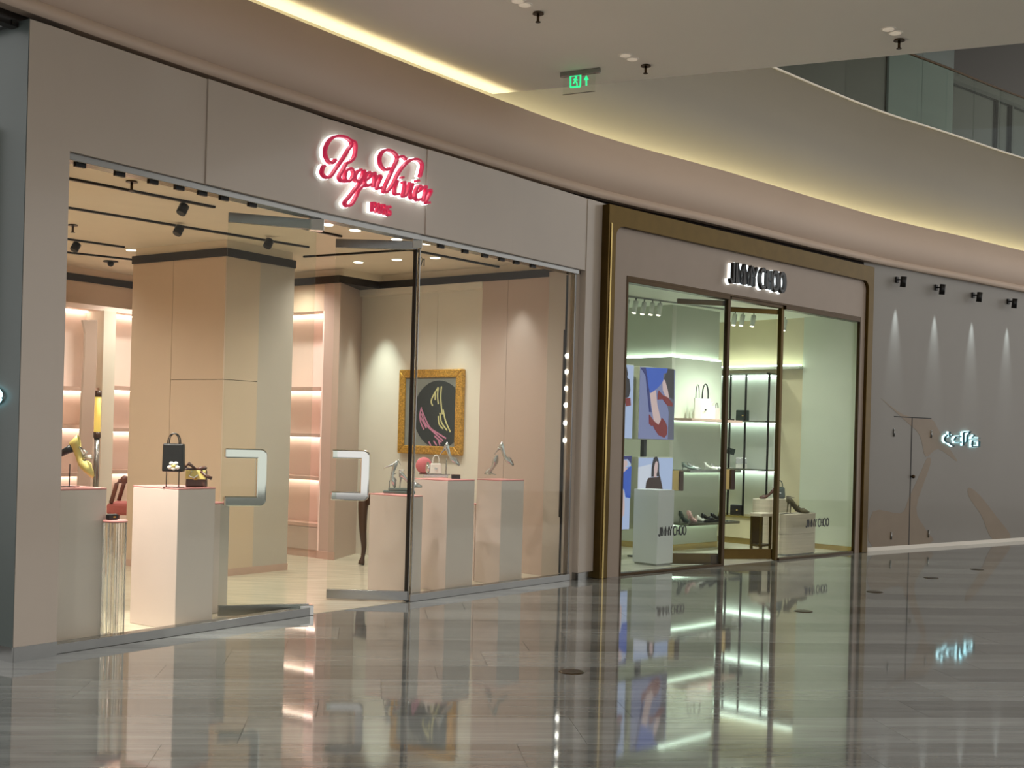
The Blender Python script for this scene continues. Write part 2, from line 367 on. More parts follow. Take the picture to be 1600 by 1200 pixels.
# exit sign
zc = H_CEIL - 0.02
a, b = G(876, 117, zc), G(938, 109, zc); EF = frAB(a, b); el = dist(a, b)
ex = thing('exit_sign', (a[0], a[1], zc), 'green glowing running man exit sign with arrow hanging from the ceiling', 'exit sign')
MB(EF).box(0, el, -0.02, 0.02, zc - 0.03, zc + 0.02).build('housing', 'steel', ex, bevel=0.006)
pn = MB(EF).box(0.03, el - 0.05, -0.004, 0.004, zc - 0.20, zc - 0.03).build('panel', 'glass_pane', ex)
MB(EF).box(0.03, el - 0.05, -0.006, 0.006, zc - 0.206, zc - 0.2).build('bottom_edge', 'steel', ex)
def exs(cx, cy): return EF.pl(860 + cx / 17.78, 95 + cy / 17.78, -0.006)
p = [exs(560, 430), exs(840, 390), exs(830, 715), exs(560, 735)]
m = MB(EF)
for i in range(4): m.ribbon([p[i], p[(i + 1) % 4]], 0.016, -0.010, -0.005)
m.build('pictogram_door', 'exit_green', ex)
m = MB(EF)
for st in ([(700, 470), (690, 560), (640, 640)], [(690, 560), (740, 620), (740, 690)], [(640, 530), (700, 510), (760, 540)]): m.ribbon([exs(*c) for c in st], 0.014, -0.010, -0.005)
c0 = exs(715, 450); m.xz([(c0[0] + 0.012 * math.cos(k * 0.785), c0[1] + 0.012 * math.sin(k * 0.785)) for k in range(8)], -0.010, -0.005)
m.build('pictogram_man', 'exit_green', ex)
m = MB(EF); m.xz([exs(925, 540), exs(1070, 530), exs(1000, 400)], -0.010, -0.005); m.ribbon([exs(1000, 530), exs(1000, 690)], 0.016, -0.010, -0.005); m.build('arrow', 'exit_green', ex)

# upper gallery
gl_curve = [p for p in offs(CURVE, 0.30) if p[0] > 1.0]
ub = thing('glass_balustrade', (gl_curve[0][0], gl_curve[0][1], H_RIM + 0.025), 'clear glass balustrade standing on the rim of the upper gallery', 'balustrade')
for i in range(0, len(gl_curve) - 3, 3):
    A, B = gl_curve[i], gl_curve[i + 3]; f_ = frAB(A, B)
    MB(f_).box(0.01, dist(A, B) - 0.01, -0.006, 0.006, H_RIM + 0.025, H_RIM + 1.1).build('glass_panel', 'glass_green', ub)
m = MB(); m.tube([(p[0], p[1], H_RIM + 1.12) for p in gl_curve], 0.022); m.build('handrail', 'dark_bronze', ub)
uf = MB().prism(offs(CURVE, 0.5)[18:] + offs(CURVE, 5.0)[18:][::-1], H_RIM - 0.6, H_RIM - 0.42).build('floor_upper', 'jc_floor'); struct(uf, 'floor slab of the upper gallery', 'floor')
UO = 2.6
UF = Fr(WF.w(-2.5, UO)[:2], WF.ang)
us = [UF.pl(x, y)[0] for x, y in ((1246, 100), (1385, 140), (1485, 180), (1556, 200), (1578, 200), (1600, 200))]
up = thing('wall_gallery', UF.w(us[1], 0, H_RIM - 0.42), kind='structure'); up['label'] = 'upper gallery shop wall of brown, pale green and black panels'; up['category'] = 'wall'
MB(UF).box(us[0] - 6, us[1], 0, 0.2, H_RIM - 0.42, 11.0).build('brown_panel', 'upper_brown', up)
MB(UF).box(us[1], (us[1] + us[2]) / 2 - 0.006, -0.05, 0.2, H_RIM - 0.42, 11.0).build('pale_panel', 'upper_teal', up)
MB(UF).box((us[1] + us[2]) / 2 + 0.006, us[2], -0.05, 0.2, H_RIM - 0.42, 11.0).build('pale_panel', 'upper_teal', up)
MB(UF).box(us[2], us[5] + 8, 0, 0.2, H_RIM - 0.42, 11.0).build('black_panel', 'upper_dark', up)
for k in (3, 4): MB(UF).box(us[k] - 0.03, us[k] + 0.03, -0.06, 0.0, H_RIM - 0.42, 8.9).build('door_post', 'black_metal', up)
MB(UF).box(us[2], us[5] + 4, -0.05, 0.0, 8.9, 8.98).build('reflected_rail', 'black_metal', up)  # dark bar stands in for a rail reflected in the black panel
at_ = MB().box(-9, 30, 2, 40, 12.6, 13.0).build('atrium_light_block', 'ceiling_paint'); struct(at_, 'unseen slab added over the atrium void to cut light from above', 'ceiling')  # out-of-view slab added to keep world light off the parapet
uc = MB().prism(offs(CURVE, 0.5)[18:] + offs(CURVE, 5.0)[18:][::-1], 10.2, 10.4).build('ceiling_upper', 'ceiling_paint'); struct(uc, 'ceiling over the upper gallery', 'ceiling')

# ------------------------------------------------------------------ Roger Vivier front: piers, header panels
YF = -0.10                                # face of the panels in front of the glass line
rw = thing('wall_front', (P1[0], P1[1], 0), kind='structure'); rw['label'] = 'greige glossy panelled shop front wall with a red script sign'; rw['category'] = 'wall'
s_e = RB.pl(942, 600, YF)[0]; s_r = RB.pl(910, 640, YF)[0]
s1_ = RA.pl(88, 1020, YF)[0]
MB(RA).box(s0, s1_, YF, 0.3, 0.1, H_TOP).build('pier', 'panel_paint', rw)
MB(RA).box(s0, s1_, YF - 0.006, 0.3, 0.0, 0.1).build('plinth', 'steel', rw)
MB(RB).box(s_r, s_e, YF, 0.35, 0.08, H_TOP).build('pier', 'panel_paint', rw, bevel=0.004)
MB(RB).box(s_r - 0.004, s_e, YF - 0.006, 0.35, 0.0, 0.08).build('plinth', 'steel', rw)
MB(RB).box(dist(P3, P4), s_r, -0.02, 0.35, 0.0, H_OPEN).build('reveal', 'panel_paint', rw)
PM = frAB(P2, P3)
cuts = [(RA, s0), (RA, RA.pl(322, 280, YF)[0]), (PM, PM.pl(498, 330, YF)[0]), (RB, RB.pl(665, 370, YF)[0]), (RB, RB.pl(800, 390, YF)[0]), (RB, s_e)]
cp = [f_.w(s_, YF)[:2] for f_, s_ in cuts]
for i in range(5):
    f_ = frAB(cp[i], cp[i + 1]); f_ = Fr(f_.o, f_.ang + math.radians((0.5, -0.4, 0.5, -0.3, 0.4)[i]))
    L = dist(cp[i], cp[i + 1])
    MB(f_).box(0.0008 if i else -0.0, L - 0.0008, 0.0, 0.35, H_OPEN, H_TOP).build('header_panel', 'panel_paint', rw, bevel=0.003)
# return wall on the left with its round sign
LFr = Fr(RA.w(s0 - 0.006, YF)[:2], RA.ang - math.pi / 2)      # faces back along the mall
wl = MB(LFr).box(-4.0, -0.003, 0.0, 0.005, 0.1, H_TOP).build('wall_left', 'teal_paint'); struct(wl, 'dull grey green side wall at the end of the shop front', 'wall')
MB(LFr).box(-4.0, 0.004, -0.006, 0.005, 0.0, 0.1).build('plinth', 'steel', wl)
MB(LFr).box(-1.0, -0.1, -0.06, -0.02, H_TOP - 0.035, H_TOP - 0.005).build('rail', 'black_metal', wl)
cs = LFr.pl(-24, 619, -0.02)
ring = thing('round_sign', LFr.w(cs[0], -0.02, cs[1] - 0.1), 'white glowing ring sign on the grey green side wall', 'sign')
MB(LFr).tube([(cs[0] + 0.2 * math.cos(k * math.pi / 12), -0.03, cs[1] + 0.068 * math.sin(k * math.pi / 12)) for k in range(24)], 0.016, 8, True).build('glowing_ring', 'neon_cyan', ring)
MB(LFr).tube([(cs[0] + 0.2 * math.cos(k * math.pi / 12), -0.012, cs[1] + 0.068 * math.sin(k * math.pi / 12)) for k in range(24)], 0.008, 6, True).build('back_ring', 'steel', ring)

# shop-front windows
def window(name, fr, s_a, s_b, top, label, sill='steel', base=0.07, seams=()):
    o = thing(name, fr.w(s_a, 0, 0), kind='structure'); o['label'] = label; o['category'] = 'window'
    MB(fr).box(s_a, s_b, -0.006, 0.006, base - 0.01, top).build('pane', 'glass_pane', o)
    MB(fr).box(s_a, s_b, -0.05, 0.05, 0.0, base).build('base_channel', sill, o, bevel=0.003)
    MB(fr).box(s_a, s_b, -0.06, 0.06, top - 0.05, top).build('head_channel', sill, o, bevel=0.003)
    return o
LA, LB_ = dist(P1, P2), dist(P3, P4)
w1 = window('window_1', RA, s1_ - 0.03, LA, H_OPEN, 'tall frameless glass shop window left of the open glass doors')
w2 = window('window_2', RB, 0.0, LB_, H_OPEN, 'tall frameless glass shop window right of the open glass doors')
MB(PM).box(0, dist(P2, P3), -0.06, 0.06, H_OPEN - 0.05, H_OPEN).build('head_channel', 'steel', w1)
m = MB(RB); m.box(-0.012, 0.0, -0.02, 0.02, 0.0, H_OPEN - 0.05); m.build('edge_post', 'black_metal', w2)
m = MB(RB); m.box(0.045, 0.055, -0.012, 0.012, 0.07, H_OPEN - 0.05); m.build('edge_post', 'steel', w2)
MB(RB).box(LB_ - 0.03, LB_, -0.03, 0.03, 0.0, H_OPEN - 0.05).build('edge_post', 'steel', w2)
for fr, own, lst in ((RA, w1, ((122, 257), (184, 272), (236, 285), (277, 295), (313, 304), (347, 312), (391, 322))), (RB, w2, ((686, 387), (724, 395), (755, 401), (781, 406), (804, 410), (830, 415)))):
    for x, y in lst:
        s_, z_ = fr.pl(x, y, 0.02); MB(fr).box(s_ - 0.042, s_ + 0.042, -0.015, 0.015, H_OPEN - 0.074, H_OPEN - 0.05).build('clip', 'black_metal', own)
# door leaves
def leaf(name, hinge, free, top, label, rail='steel', railh=0.09, bot=0.10):
    f_ = frAB(hinge, free); L = dist(hinge, free); o = thing(name, (hinge[0], hinge[1], 0), kind='structure'); o['label'] = label; o['category'] = 'door'
    MB(f_).box(0.0, L, -0.006, 0.006, 0.09, top - railh).build('pane', 'glass_pane', o)
    MB(f_).box(-0.02, L, -0.02, 0.02, top - railh, top - 0.008).build('top_rail', rail, o, bevel=0.003)
    MB(f_).box(-0.02, L, -0.02, 0.02, 0.012, bot).build('bottom_rail', rail, o, bevel=0.003)
    return o, f_, L
g1 = G(357, 336, H_OPEN - 0.08); g2 = G(525, 377, H_OPEN - 0.08)
d1, DF1, DL1 = leaf('door_1', P2, g1, H_OPEN - 0.05, 'frameless glass door leaf with big chrome handle swung in beside the left window')
d2, DF2, DL2 = leaf('door_2', P3, g2, H_OPEN - 0.05, 'frameless glass door leaf with big chrome handle hinged at the right window')
MB(DF1).box(-0.06, 0.06, -0.04, 0.04, 0.0, 0.09).build('pivot', 'chrome', d1, bevel=0.004)
MB(DF1).box(-0.06, 0.06, -0.04, 0.04, H_OPEN - 0.15, H_OPEN - 0.05).build('pivot', 'chrome', d1, bevel=0.004)
MB(DF2).box(-0.06, 0.03, -0.04, 0.04, H_OPEN - 0.13, H_OPEN - 0.05).build('pivot', 'chrome', d2, bevel=0.004)
def handle(DF, own, x0, x1, y0, y1):
    # leaf frames point left in the picture, so their +y faces the viewer
    pa = DF.pl(x0, y0, 0.09); pb = DF.pl(x1, y1, 0.09); sa, sb = pa[0], pb[0]; zt, zb = pa[1], pb[1]; k = 0.085; r = 0.055
    out = [(sa, zt)] + [(sb + r - r * math.sin(t), zt - r + r * math.cos(t)) for t in [i * math.pi / 12 for i in range(7)]] + \
          [(sb + r - r * math.cos(t), zb + r - r * math.sin(t)) for t in [i * math.pi / 12 for i in range(7)]] + [(sa, zb), (sa, zb + k), (sb + k, zb + k), (sb + k, zt - k), (sa, zt - k)]
    MB(DF).xz(out, 0.055, 0.115).build('handle', 'chrome', own, bevel=0.012)
    for z in (zt - k, zb): MB(DF).box(sa - 0.05, sa, 0.006, 0.11, z + 0.006, z + k - 0.006).build('handle_mount', 'chrome', own, bevel=0.004)
handle(DF1, d1, 352, 415, 700, 791); handle(DF2, d2, 519, 576, 702, 783)
# unit number on the glass
def stroke_text(fr, txt, sa, sb, z0, z1, wd, y0, y1, material, parent, name='letter', gl=None):
    tot = sum(GL[c][0] for c in txt) + 0.12 * (len(txt) - 1); k = (sb - sa) / tot; x = sa; res = []
    for c in txt:
        wc, sts = GL[c]
        if sts:
            m = MB(fr)
            for st in sts:
                pts = [(x + px * wc * k, z0 + pz * (z1 - z0)) for px, pz in st]
                m.ribbon(pts, wd, y0, y1)
            res.append(m.build(name, material, parent))
        x += (wc + 0.12) * k
    return res
def arc(cx, cz, rx, rz, a0, a1, n=14): return [(cx + rx * math.cos(math.radians(a0 + (a1 - a0) * i / n)), cz + rz * math.sin(math.radians(a0 + (a1 - a0) * i / n))) for i in range(n + 1)]
GL = {'J': (0.5, [[(0.75, 1), (0.75, 0.22)] + arc(0.42, 0.2, 0.33, 0.2, 0, -180, 8)]), 'I': (0.12, [[(0.5, 0), (0.5, 1)]]),
      'M': (0.72, [[(0.04, 0), (0.04, 1), (0.5, 0.12), (0.96, 1), (0.96, 0)]]), 'Y': (0.62, [[(0, 1), (0.5, 0.45), (1, 1)], [(0.5, 0.45), (0.5, 0)]]),
      ' ': (0.16, []), 'C': (0.72, [arc(0.52, 0.5, 0.5, 0.5, 50, 310, 18)]), 'H': (0.6, [[(0.05, 0), (0.05, 1)], [(0.95, 0), (0.95, 1)], [(0.05, 0.52), (0.95, 0.52)]]),
      'O': (0.76, [arc(0.5, 0.5, 0.5, 0.5, 0, 360, 24)]), '1': (0.35, [[(0.1, 0.78), (0.6, 1), (0.6, 0)]]), '7': (0.55, [[(0, 1), (1, 1), (0.35, 0)]]),
      'P': (0.55, [[(0.05, 0), (0.05, 1), (0.7, 1), (1, 0.85), (1, 0.65), (0.7, 0.5), (0.05, 0.5)]]), 'A': (0.7, [[(0, 0), (0.5, 1), (1, 0)], [(0.2, 0.35), (0.8, 0.35)]]),
      'R': (0.6, [[(0.05, 0), (0.05, 1), (0.7, 1), (1, 0.85), (1, 0.65), (0.7, 0.5), (0.05, 0.5)], [(0.55, 0.5), (1, 0)]]), 'S': (0.55, [[(1, 0.9), (0.5, 1), (0.05, 0.85), (0.1, 0.6), (0.9, 0.42), (0.95, 0.15), (0.5, 0), (0, 0.12)]])}
a = RB.pl(653, 414, -0.01); b = RB.pl(664, 404, -0.01)
nu = thing('unit_number', RB.w(a[0], -0.01, a[1]), 'small dark shop number lettered high on the glass', 'lettering')
stroke_text(RB, '171', a[0], b[0], a[1], b[1], 0.010, -0.011, -0.0075, 'sign_black', nu, 'digit')

# script sign
def sg(c): return PM.pl(470 + c[0] / 6.667, 190 + c[1] / 6.667, YF - 0.03)
script = [
 ('letter_r', [[(330,400),(290,440),(240,400),(220,310),(260,210),(330,160),(420,165),(480,200),(495,250),(460,300),(400,400),(330,500),(290,560),(240,590),(190,550),(195,490),(215,462)],
   [(480,200),(530,225),(538,290),(520,380),(470,430),(430,440)], [(440,440),(405,510),(368,575),(385,620),(440,630)]]),
 ('letter_o', [[(485,490),(440,520),(425,590),(455,628),(500,600),(515,530),(485,490)]]),
 ('letter_g', [[(600,505),(555,530),(530,590),(555,630),(600,590),(622,515)], [(632,510),(592,630),(540,700),(470,790),(425,850),(450,885),(500,860),(540,790),(575,715),(640,650)]]),
 ('letter_e', [[(636,620),(690,575),(683,535),(652,550),(630,620),(652,676),(695,655)]]),
 ('letter_r', [[(700,570),(738,540),(732,620),(722,690)], [(728,640),(765,575),(800,580),(770,660),(765,705),(805,690)]]),
 ('letter_v', [[(890,490),(850,510),(800,460),(790,380),(820,320),(870,300),(940,330),(972,390),(930,490),(880,600),(840,690),(832,735),(865,735),(925,660),(985,540),(1050,455),(1120,402),(1190,402),(1232,450),(1222,530),(1205,580)], [(985,375),(1025,368),(1065,400)]]),
 ('letter_i', [[(975,620),(945,700),(950,758),(990,760)], [(1010,590),(1035,585)]]),
 ('letter_v', [[(1025,640),(1050,640),(1045,710),(1030,780),(1062,770),(1095,690),(1105,640)]]),
 ('letter_i', [[(1135,650),(1108,740),(1116,800),(1150,800)], [(1165,625),(1198,618)]]),
 ('letter_e', [[(1160,750),(1218,712),(1213,675),(1182,690),(1156,760),(1176,822),(1222,806)]]),
 ('letter_r', [[(1235,705),(1272,682),(1255,780),(1242,832)], [(1250,790),(1290,720),(1325,730),(1285,810),(1272,852),(1310,845)]])]
c0 = sg((190, 880)); rs = thing('script_sign', PM.w(c0[0], YF - 0.03, c0[1]), 'red script shop name sign with white halo light on greige panels', 'sign')
for nm, sts in script:
    m = MB(PM); h_ = MB(PM); e_ = MB(PM)
    for i_, st in enumerate(sts):
        pts = [sg(c) for c in (crom(st, 6) if len(st) > 2 else st)]
        m.ribbon(pts, 0.021, YF - 0.085, YF - 0.045); h_.ribbon(pts, 0.034, YF - 0.04, YF - 0.015)
        if i_ == 0: e_.ribbon([pts[0], pts[min(3, len(pts) - 1)]], 0.012, YF - 0.02, YF)
    lo = m.build(nm, 'sign_red', rs); h_.build('halo', 'neon_white', lo); e_.build('standoff', 'steel', lo)
a = sg((705, 925)); b = sg((905, 900)); zt = sg((720, 845))[1]
base = thing('halo_bar', PM.w(a[0], YF - 0.03, a[1])); base.parent = rs; base.location = Vector(PM.w(a[0], YF - 0.03, a[1])) - rs.location
MB(PM).box(a[0] - 0.012, b[0] - 0.012, YF - 0.03, YF - 0.014, a[1] - 0.02, zt + 0.004).build('halo', 'neon_white', base)
stroke_text(PM, 'PARIS', a[0] + 0.01, b[0], a[1] - 0.012, zt, 0.017, YF - 0.08, YF - 0.04, 'sign_red', base, 'letter')

# ================================================================== first boutique: interior
RC = 3.62
SW = Fr(G(830, 897), RB.ang - math.pi / 2)
def TF4(loc, rz=0.0, ry=0.0, rx=0.0): return Matrix.Translation(loc) @ Matrix.Rotation(rz, 4, 'Z') @ Matrix.Rotation(ry, 4, 'Y') @ Matrix.Rotation(rx, 4, 'X')
inner = [RA.w(-0.35, 0.02)[:2], P2, P3, RB.w(LB_ + 0.4, 0.02)[:2], RB.w(LB_ + 0.4, 6.4)[:2], RA.w(5.8, 6.15)[:2], RA.w(-0.35, 6.15)[:2]]
rf = MB().prism(inner, -0.25, 0.003).build('floor_boutique', 'rv_floor'); struct(rf, 'pale travertine floor inside the script sign boutique', 'floor')
inner_c = [RA.w(-0.35, 0.30)[:2], RA.w(LA, 0.30)[:2], RB.w(-0.1, 0.30)[:2], RB.w(LB_ + 0.4, 0.30)[:2]] + inner[4:]
rc = MB().prism(inner_c, RC, RC + 0.2).build('ceiling_boutique', 'rv_ceiling'); struct(rc, 'cream ceiling with black track lights inside the boutique', 'ceiling')
bk = MB(RA).box(-0.35, 5.9, 6.1, 6.3, 0, RC).build('wall_back', 'warm_wall'); struct(bk, 'warm beige back wall of the boutique', 'wall')
MB(RA).box(-0.35, 5.9, 6.08, 6.1, 3.44, 3.53).build('black_band', 'black_trim', bk)
lw = MB(RA).box(-0.5, -0.35, 0.3, 6.3, 0, RC).build('wall_inner_left', 'warm_wall'); struct(lw, 'plain beige side wall hidden behind the left pier', 'wall')
bb = MB(RB).box(-0.9, LB_ + 0.4, 6.4, 6.6, 0, RC).build('wall_inner_back', 'warm_wall'); struct(bb, 'beige far wall behind the square column', 'wall')
# pillar
pi_ = thing('wall_pillar', RA.w(4.2, 3.2, 0), kind='structure'); pi_['label'] = 'square beige panelled column with a black top band'; pi_['category'] = 'column'
ps, pe, pt0, pt1 = 3.75, 4.78, 2.52, 4.05
t_j = RA.pt(268, 540, ps)[0]; z_j = RA.pt(300, 593, ps)[1]
MB(RA).box(ps, ps + 0.5, t_j + 0.003, pt1, 0.08, 3.44).build('cladding_panel', 'warm_wall', pi_)
MB(RA).box(ps, ps + 0.5, pt0, t_j - 0.003, z_j + 0.003, 3.44).build('cladding_panel', 'warm_wall', pi_)
MB(RA).box(ps, ps + 0.5, pt0, t_j - 0.003, 0.08, z_j - 0.003).build('cladding_panel', 'warm_wall', pi_)
MB(RA).box(ps + 0.5, pe, pt0, pt1, 0.08, 3.44).build('cladding_panel', 'grey_wall', pi_)
MB(RA).box(ps - 0.012, pe + 0.012, pt0 - 0.012, pt1 + 0.012, 3.44, 3.53).build('black_band', 'black_trim', pi_)
MB(RA).box(ps + 0.02, pe - 0.02, pt0 + 0.02, pt1 - 0.02, 3.53, RC).build('top_collar', 'rv_ceiling', pi_)
MB(RA).box(ps - 0.008, pe + 0.008, pt0 - 0.008, pt1 + 0.008, 0, 0.08).build('skirting', 'shelf_edge', pi_)
# right side wall: pink panels, pale niche, projecting pier and shelf bay
sw = thing('wall_right', SW.w(-0.2, 0, 0), kind='structure'); sw['label'] = 'pinkish panelled side wall of the boutique with a pale lit niche'; sw['category'] = 'wall'
sj = SW.pl(790, 600, -0.05)[0]
MB(SW).box(-0.80, sj - 0.002, -0.05, 0.2, 0.0, 3.44).build('wall_panel', 'pink_wall', sw)
MB(SW).box(sj + 0.002, 0.62, -0.05, 0.2, 0.0, 3.44).build('wall_panel', 'pink_wall', sw)
sj2 = SW.pl(681, 600, 0.05)[0]
MB(SW).box(-2.95, sj2 - 0.002, 0.05, 0.2, 0.0, 3.44).build('niche_panel', 'cream_wall', sw)
MB(SW).box(sj2 + 0.002, -0.80, 0.05, 0.2, 0.0, 3.44).build('niche_panel', 'cream_wall', sw)
MB(SW).box(-2.95, -0.80, -0.06, 0.05, 3.36, 3.44).build('niche_head', 'cream_wall', sw)
MB(SW).prism([(-2.49, -0.75), (-2.90, 0.05), (-3.15, 0.2), (-2.78, -0.4), (-2.78, -0.75)], 0.0, 3.44).build('pier', 'pink_wall', sw)
MB(SW).box(-3.9, 0.62, -0.07, 0.2, 3.44, 3.53).build('black_band', 'black_trim', sw)
MB(SW).box(-3.9, -2.49, -0.78, -0.07, 3.44, 3.53).build('black_band', 'black_trim', sw)
MB(SW).box(-3.9, 0.62, 0.0, 0.2, 3.53, RC).build('top_strip', 'rv_ceiling', sw)
MB(SW).box(-3.9, -2.49, -0.70, 0.0, 3.53, RC).build('top_strip', 'rv_ceiling', sw)
MB(SW).box(-2.78, -2.47, -0.765, -0.75, 0.0, 0.10).build('skirting', 'shelf_edge', sw)
su = thing('shelf_unit', SW.w(-3.2, -0.6, 0), 'tall pale pink backlit shelf bay beside the pier at the open doors', 'shelf unit')
MB(SW).box(-3.9, -2.78, -0.40, -0.35, 0.38, 3.1).build('back_panel', 'shelf_pink', su)
MB(SW).box(-3.9, -2.78, -0.75, -0.35, 3.1, 3.44).build('head_board', 'warm_wall', su)
MB(SW).box(-3.9, -2.78, -0.75, -0.35, 0.10, 0.38).build('base_drawer', 'pink_wall', su)
MB(SW).box(-3.9, -2.78, -0.74, -0.35, 0.0, 0.10).build('skirting', 'shelf_edge', su)
for z in (0.41, 1.0, 1.54, 2.13):
    sh = MB(SW).box(-3.88, -2.785, -0.74, -0.40, z - 0.025, z + 0.02).build('shelf', 'shelf_edge', su)
    if z > 0.5: MB(SW).box(-3.86, -2.80, -0.46, -0.42, z - 0.035, z - 0.026).build('led_strip', 'led_warm', sh)
MB(SW).box(-3.86, -2.80, -0.46, -0.42, 3.085, 3.098).build('led_strip', 'led_warm', su)
MB(SW).box(-2.785, -2.76, -0.752, -0.35, 0.1, 3.1).build('side_frame', 'shelf_pink', su)

# back-left shelf wall
def bs(x, y=600, off=5.75): return RA.pl(x, y, off)
su2 = thing('shelf_unit', RA.w(bs(180)[0], 5.9, 0), 'wide pink backlit shelf wall behind the armchair', 'shelf unit')
x0, x1 = bs(100)[0] - 0.25, bs(212)[0] + 0.7
zt = bs(180, 488)[1]
MB(RA).box(x0, x1, 6.06, 6.1, 0.0, zt).build('back_panel', 'shelf_pink', su2)
MB(RA).box(x0, x1, 5.75, 6.06, zt, zt + 0.06).build('top_board', 'shelf_pink', su2)
for xa, xb in ((bs(156)[0], bs(175)[0]), (x1 - 0.1, x1), (x0, x0 + 0.06)):
    MB(RA).box(xa, xb, 5.70, 6.06, 0.0, zt).build('upright', 'cream_wall', su2)
for (xa, xb, ys) in ((bs(175)[0], x1 - 0.1, (605, 671, 737)), (x0 + 0.06, bs(156)[0], (610, 668, 740))):
    for y in ys:
        z = bs(180, y)[1]; sh = MB(RA).box(xa + 0.003, xb - 0.003, 5.76, 6.06, z - 0.03, z + 0.02).build('shelf', 'shelf_edge', su2)
        MB(RA).box(xa + 0.02, xb - 0.02, 6.0, 6.04, z - 0.042, z - 0.031).build('led_strip', 'led_warm', sh)
    MB(RA).box(xa + 0.02, xb - 0.02, 6.0, 6.04, zt - 0.014, zt - 0.002).build('led_strip', 'led_warm', su2)
# leaning folding panel with curved edge
lp = [bs(128, 500, 5.45), bs(151, 500, 5.45), bs(150, 560, 5.45), bs(146, 640, 5.45), bs(143, 700, 5.45), bs(140, 760, 5.45), bs(134, 840, 5.45)]
lp2 = [bs(118, 840, 5.45), bs(121, 760, 5.45), bs(124, 700, 5.45), bs(127, 620, 5.45), bs(131, 560, 5.45), bs(132, 520, 5.45)]
poly_ = [(a_, max(0.003, b_)) for a_, b_ in lp + lp2]; poly_[6] = (poly_[6][0], 0.003); poly_[7] = (poly_[7][0], 0.003)
o = MB(RA).xz(poly_, 5.43, 5.47).build('leaning_board', 'pink_wall', bevel=0.006); T(o, 'tall narrow pinkish panel leaning in front of the shelf wall', 'panel')
# yellow lantern column
yl = bs(151, 700, 5.5); lt = thing('lantern_stand', RA.w(yl[0], 5.5, 0.003), 'slender stand with a glowing yellow tube between dark collars', 'lamp')
zz = [bs(151, y, 5.5)[1] for y in (605, 613, 620, 675, 684, 760)]; mm = RA.M @ Matrix.Translation((yl[0], 5.5, 0))
MB(mm).lathe([(0.035, zz[5] - 0.2), (0.035, zz[4])], n=16).build('silver_tube', 'steel', lt); MB(mm).lathe([(0.045, zz[4]), (0.045, zz[3])], n=16).build('collar', 'dark_wood', lt)
mat('yellow_glow', (240, 214, 120), 0.4, var=0, emit=(255, 220, 110), es=0.55)
MB(mm).lathe([(0.04, zz[3]), (0.04, zz[2])], n=16).build('yellow_tube', 'yellow_glow', lt); MB(mm).lathe([(0.045, zz[2]), (0.045, zz[1] + 0.02)], n=16).build('collar', 'dark_wood', lt)
MB(mm).lathe([(0.14, 0.003), (0.14, 0.02), (0.03, 0.04), (0.03, zz[5] - 0.2)], n=20).build('foot', 'steel', lt)
o = MB(RA).box(*sorted((bs(141, 740, 5.4)[0], bs(151, 740, 5.4)[0])), 5.3, 5.42, bs(145, 763, 5.4)[1] - 0.2, bs(145, 741, 5.4)[1]); 
# armchair
cz = 14.4; def_ = lambda x, y: (ray(x, y)[0] * cz, EYE + ray(x, y)[2] * cz)
xa, zs_ = def_(166, 790); ch = thing('armchair', (xa + 0.3, cz, 0.003), 'dusty pink upholstered armchair with brown wooden arms', 'armchair')
K = TF4((xa, cz, 0), math.radians(8)); zb_ = def_(166, 805)[1]; za = def_(180, 752)[1]
MB(K).box(0.0, 0.6, 0.0, 0.55, zb_, zs_ + 0.03).build('seat', 'rose_velvet', ch, bevel=0.035)
MB(K).box(0.52, 0.62, 0.0, 0.55, zs_ + 0.03, za + 0.35).build('backrest', 'rose_velvet', ch, bevel=0.03)
for y in (0.02, 0.53):
    MB(K).tube([(0.05, y, zs_ + 0.03), (0.11, y, za - 0.03), (0.13, y, za), (0.6, y, za + 0.02)], 0.025, 8).build('arm', 'rose_wood', ch)
    for x in (0.04, 0.56): MB(K).tube([(x, y, 0.003), (x, y, zb_ + 0.02)], [0.018, 0.028], 8).build('leg', 'rose_wood', ch)
MB(K).sphere((0.2, 0.02, za + 0.02), 0.05).build('arm_knob', 'rose_wood', ch)
# console table with curved leg
cg = RB.pl(572, 885, 2.36); 
ct = thing('console_table', RB.w(2.1, 2.0, 0.003), 'dark wooden console table with a curved leg behind the pedestals', 'table')
zt_ = 0.86
MB(RB).box(1.86, 2.40, 1.76, 2.54, zt_ - 0.03, zt_).build('table_top', 'dark_wood', ct, bevel=0.008)
MB(RB).box(1.90, 2.37, 1.80, 2.50, zt_ - 0.13, zt_ - 0.03).build('apron', 'dark_wood', ct, bevel=0.006)
for sx, sy, sg_ in ((1.93, 2.47, 1), (1.93, 1.83, 1), (2.33, 2.47, -1), (2.33, 1.83, -1)):
    pts = crom([(sx, sy, zt_ - 0.04), (sx - 0.035 * sg_, sy - 0.02, zt_ - 0.2), (sx - 0.005 * sg_, sy, zt_ - 0.45), (sx + 0.02 * sg_, sy, 0.2), (sx - 0.02 * sg_, sy, 0.012)], 4)
    n_ = len(pts); MB(RB).tube(pts, [0.072 - 0.048 * min(1, 1.25 * i / n_) + (0.014 if i >= n_ - 2 else 0) for i in range(n_)], 10).build('leg', 'dark_wood', ct)
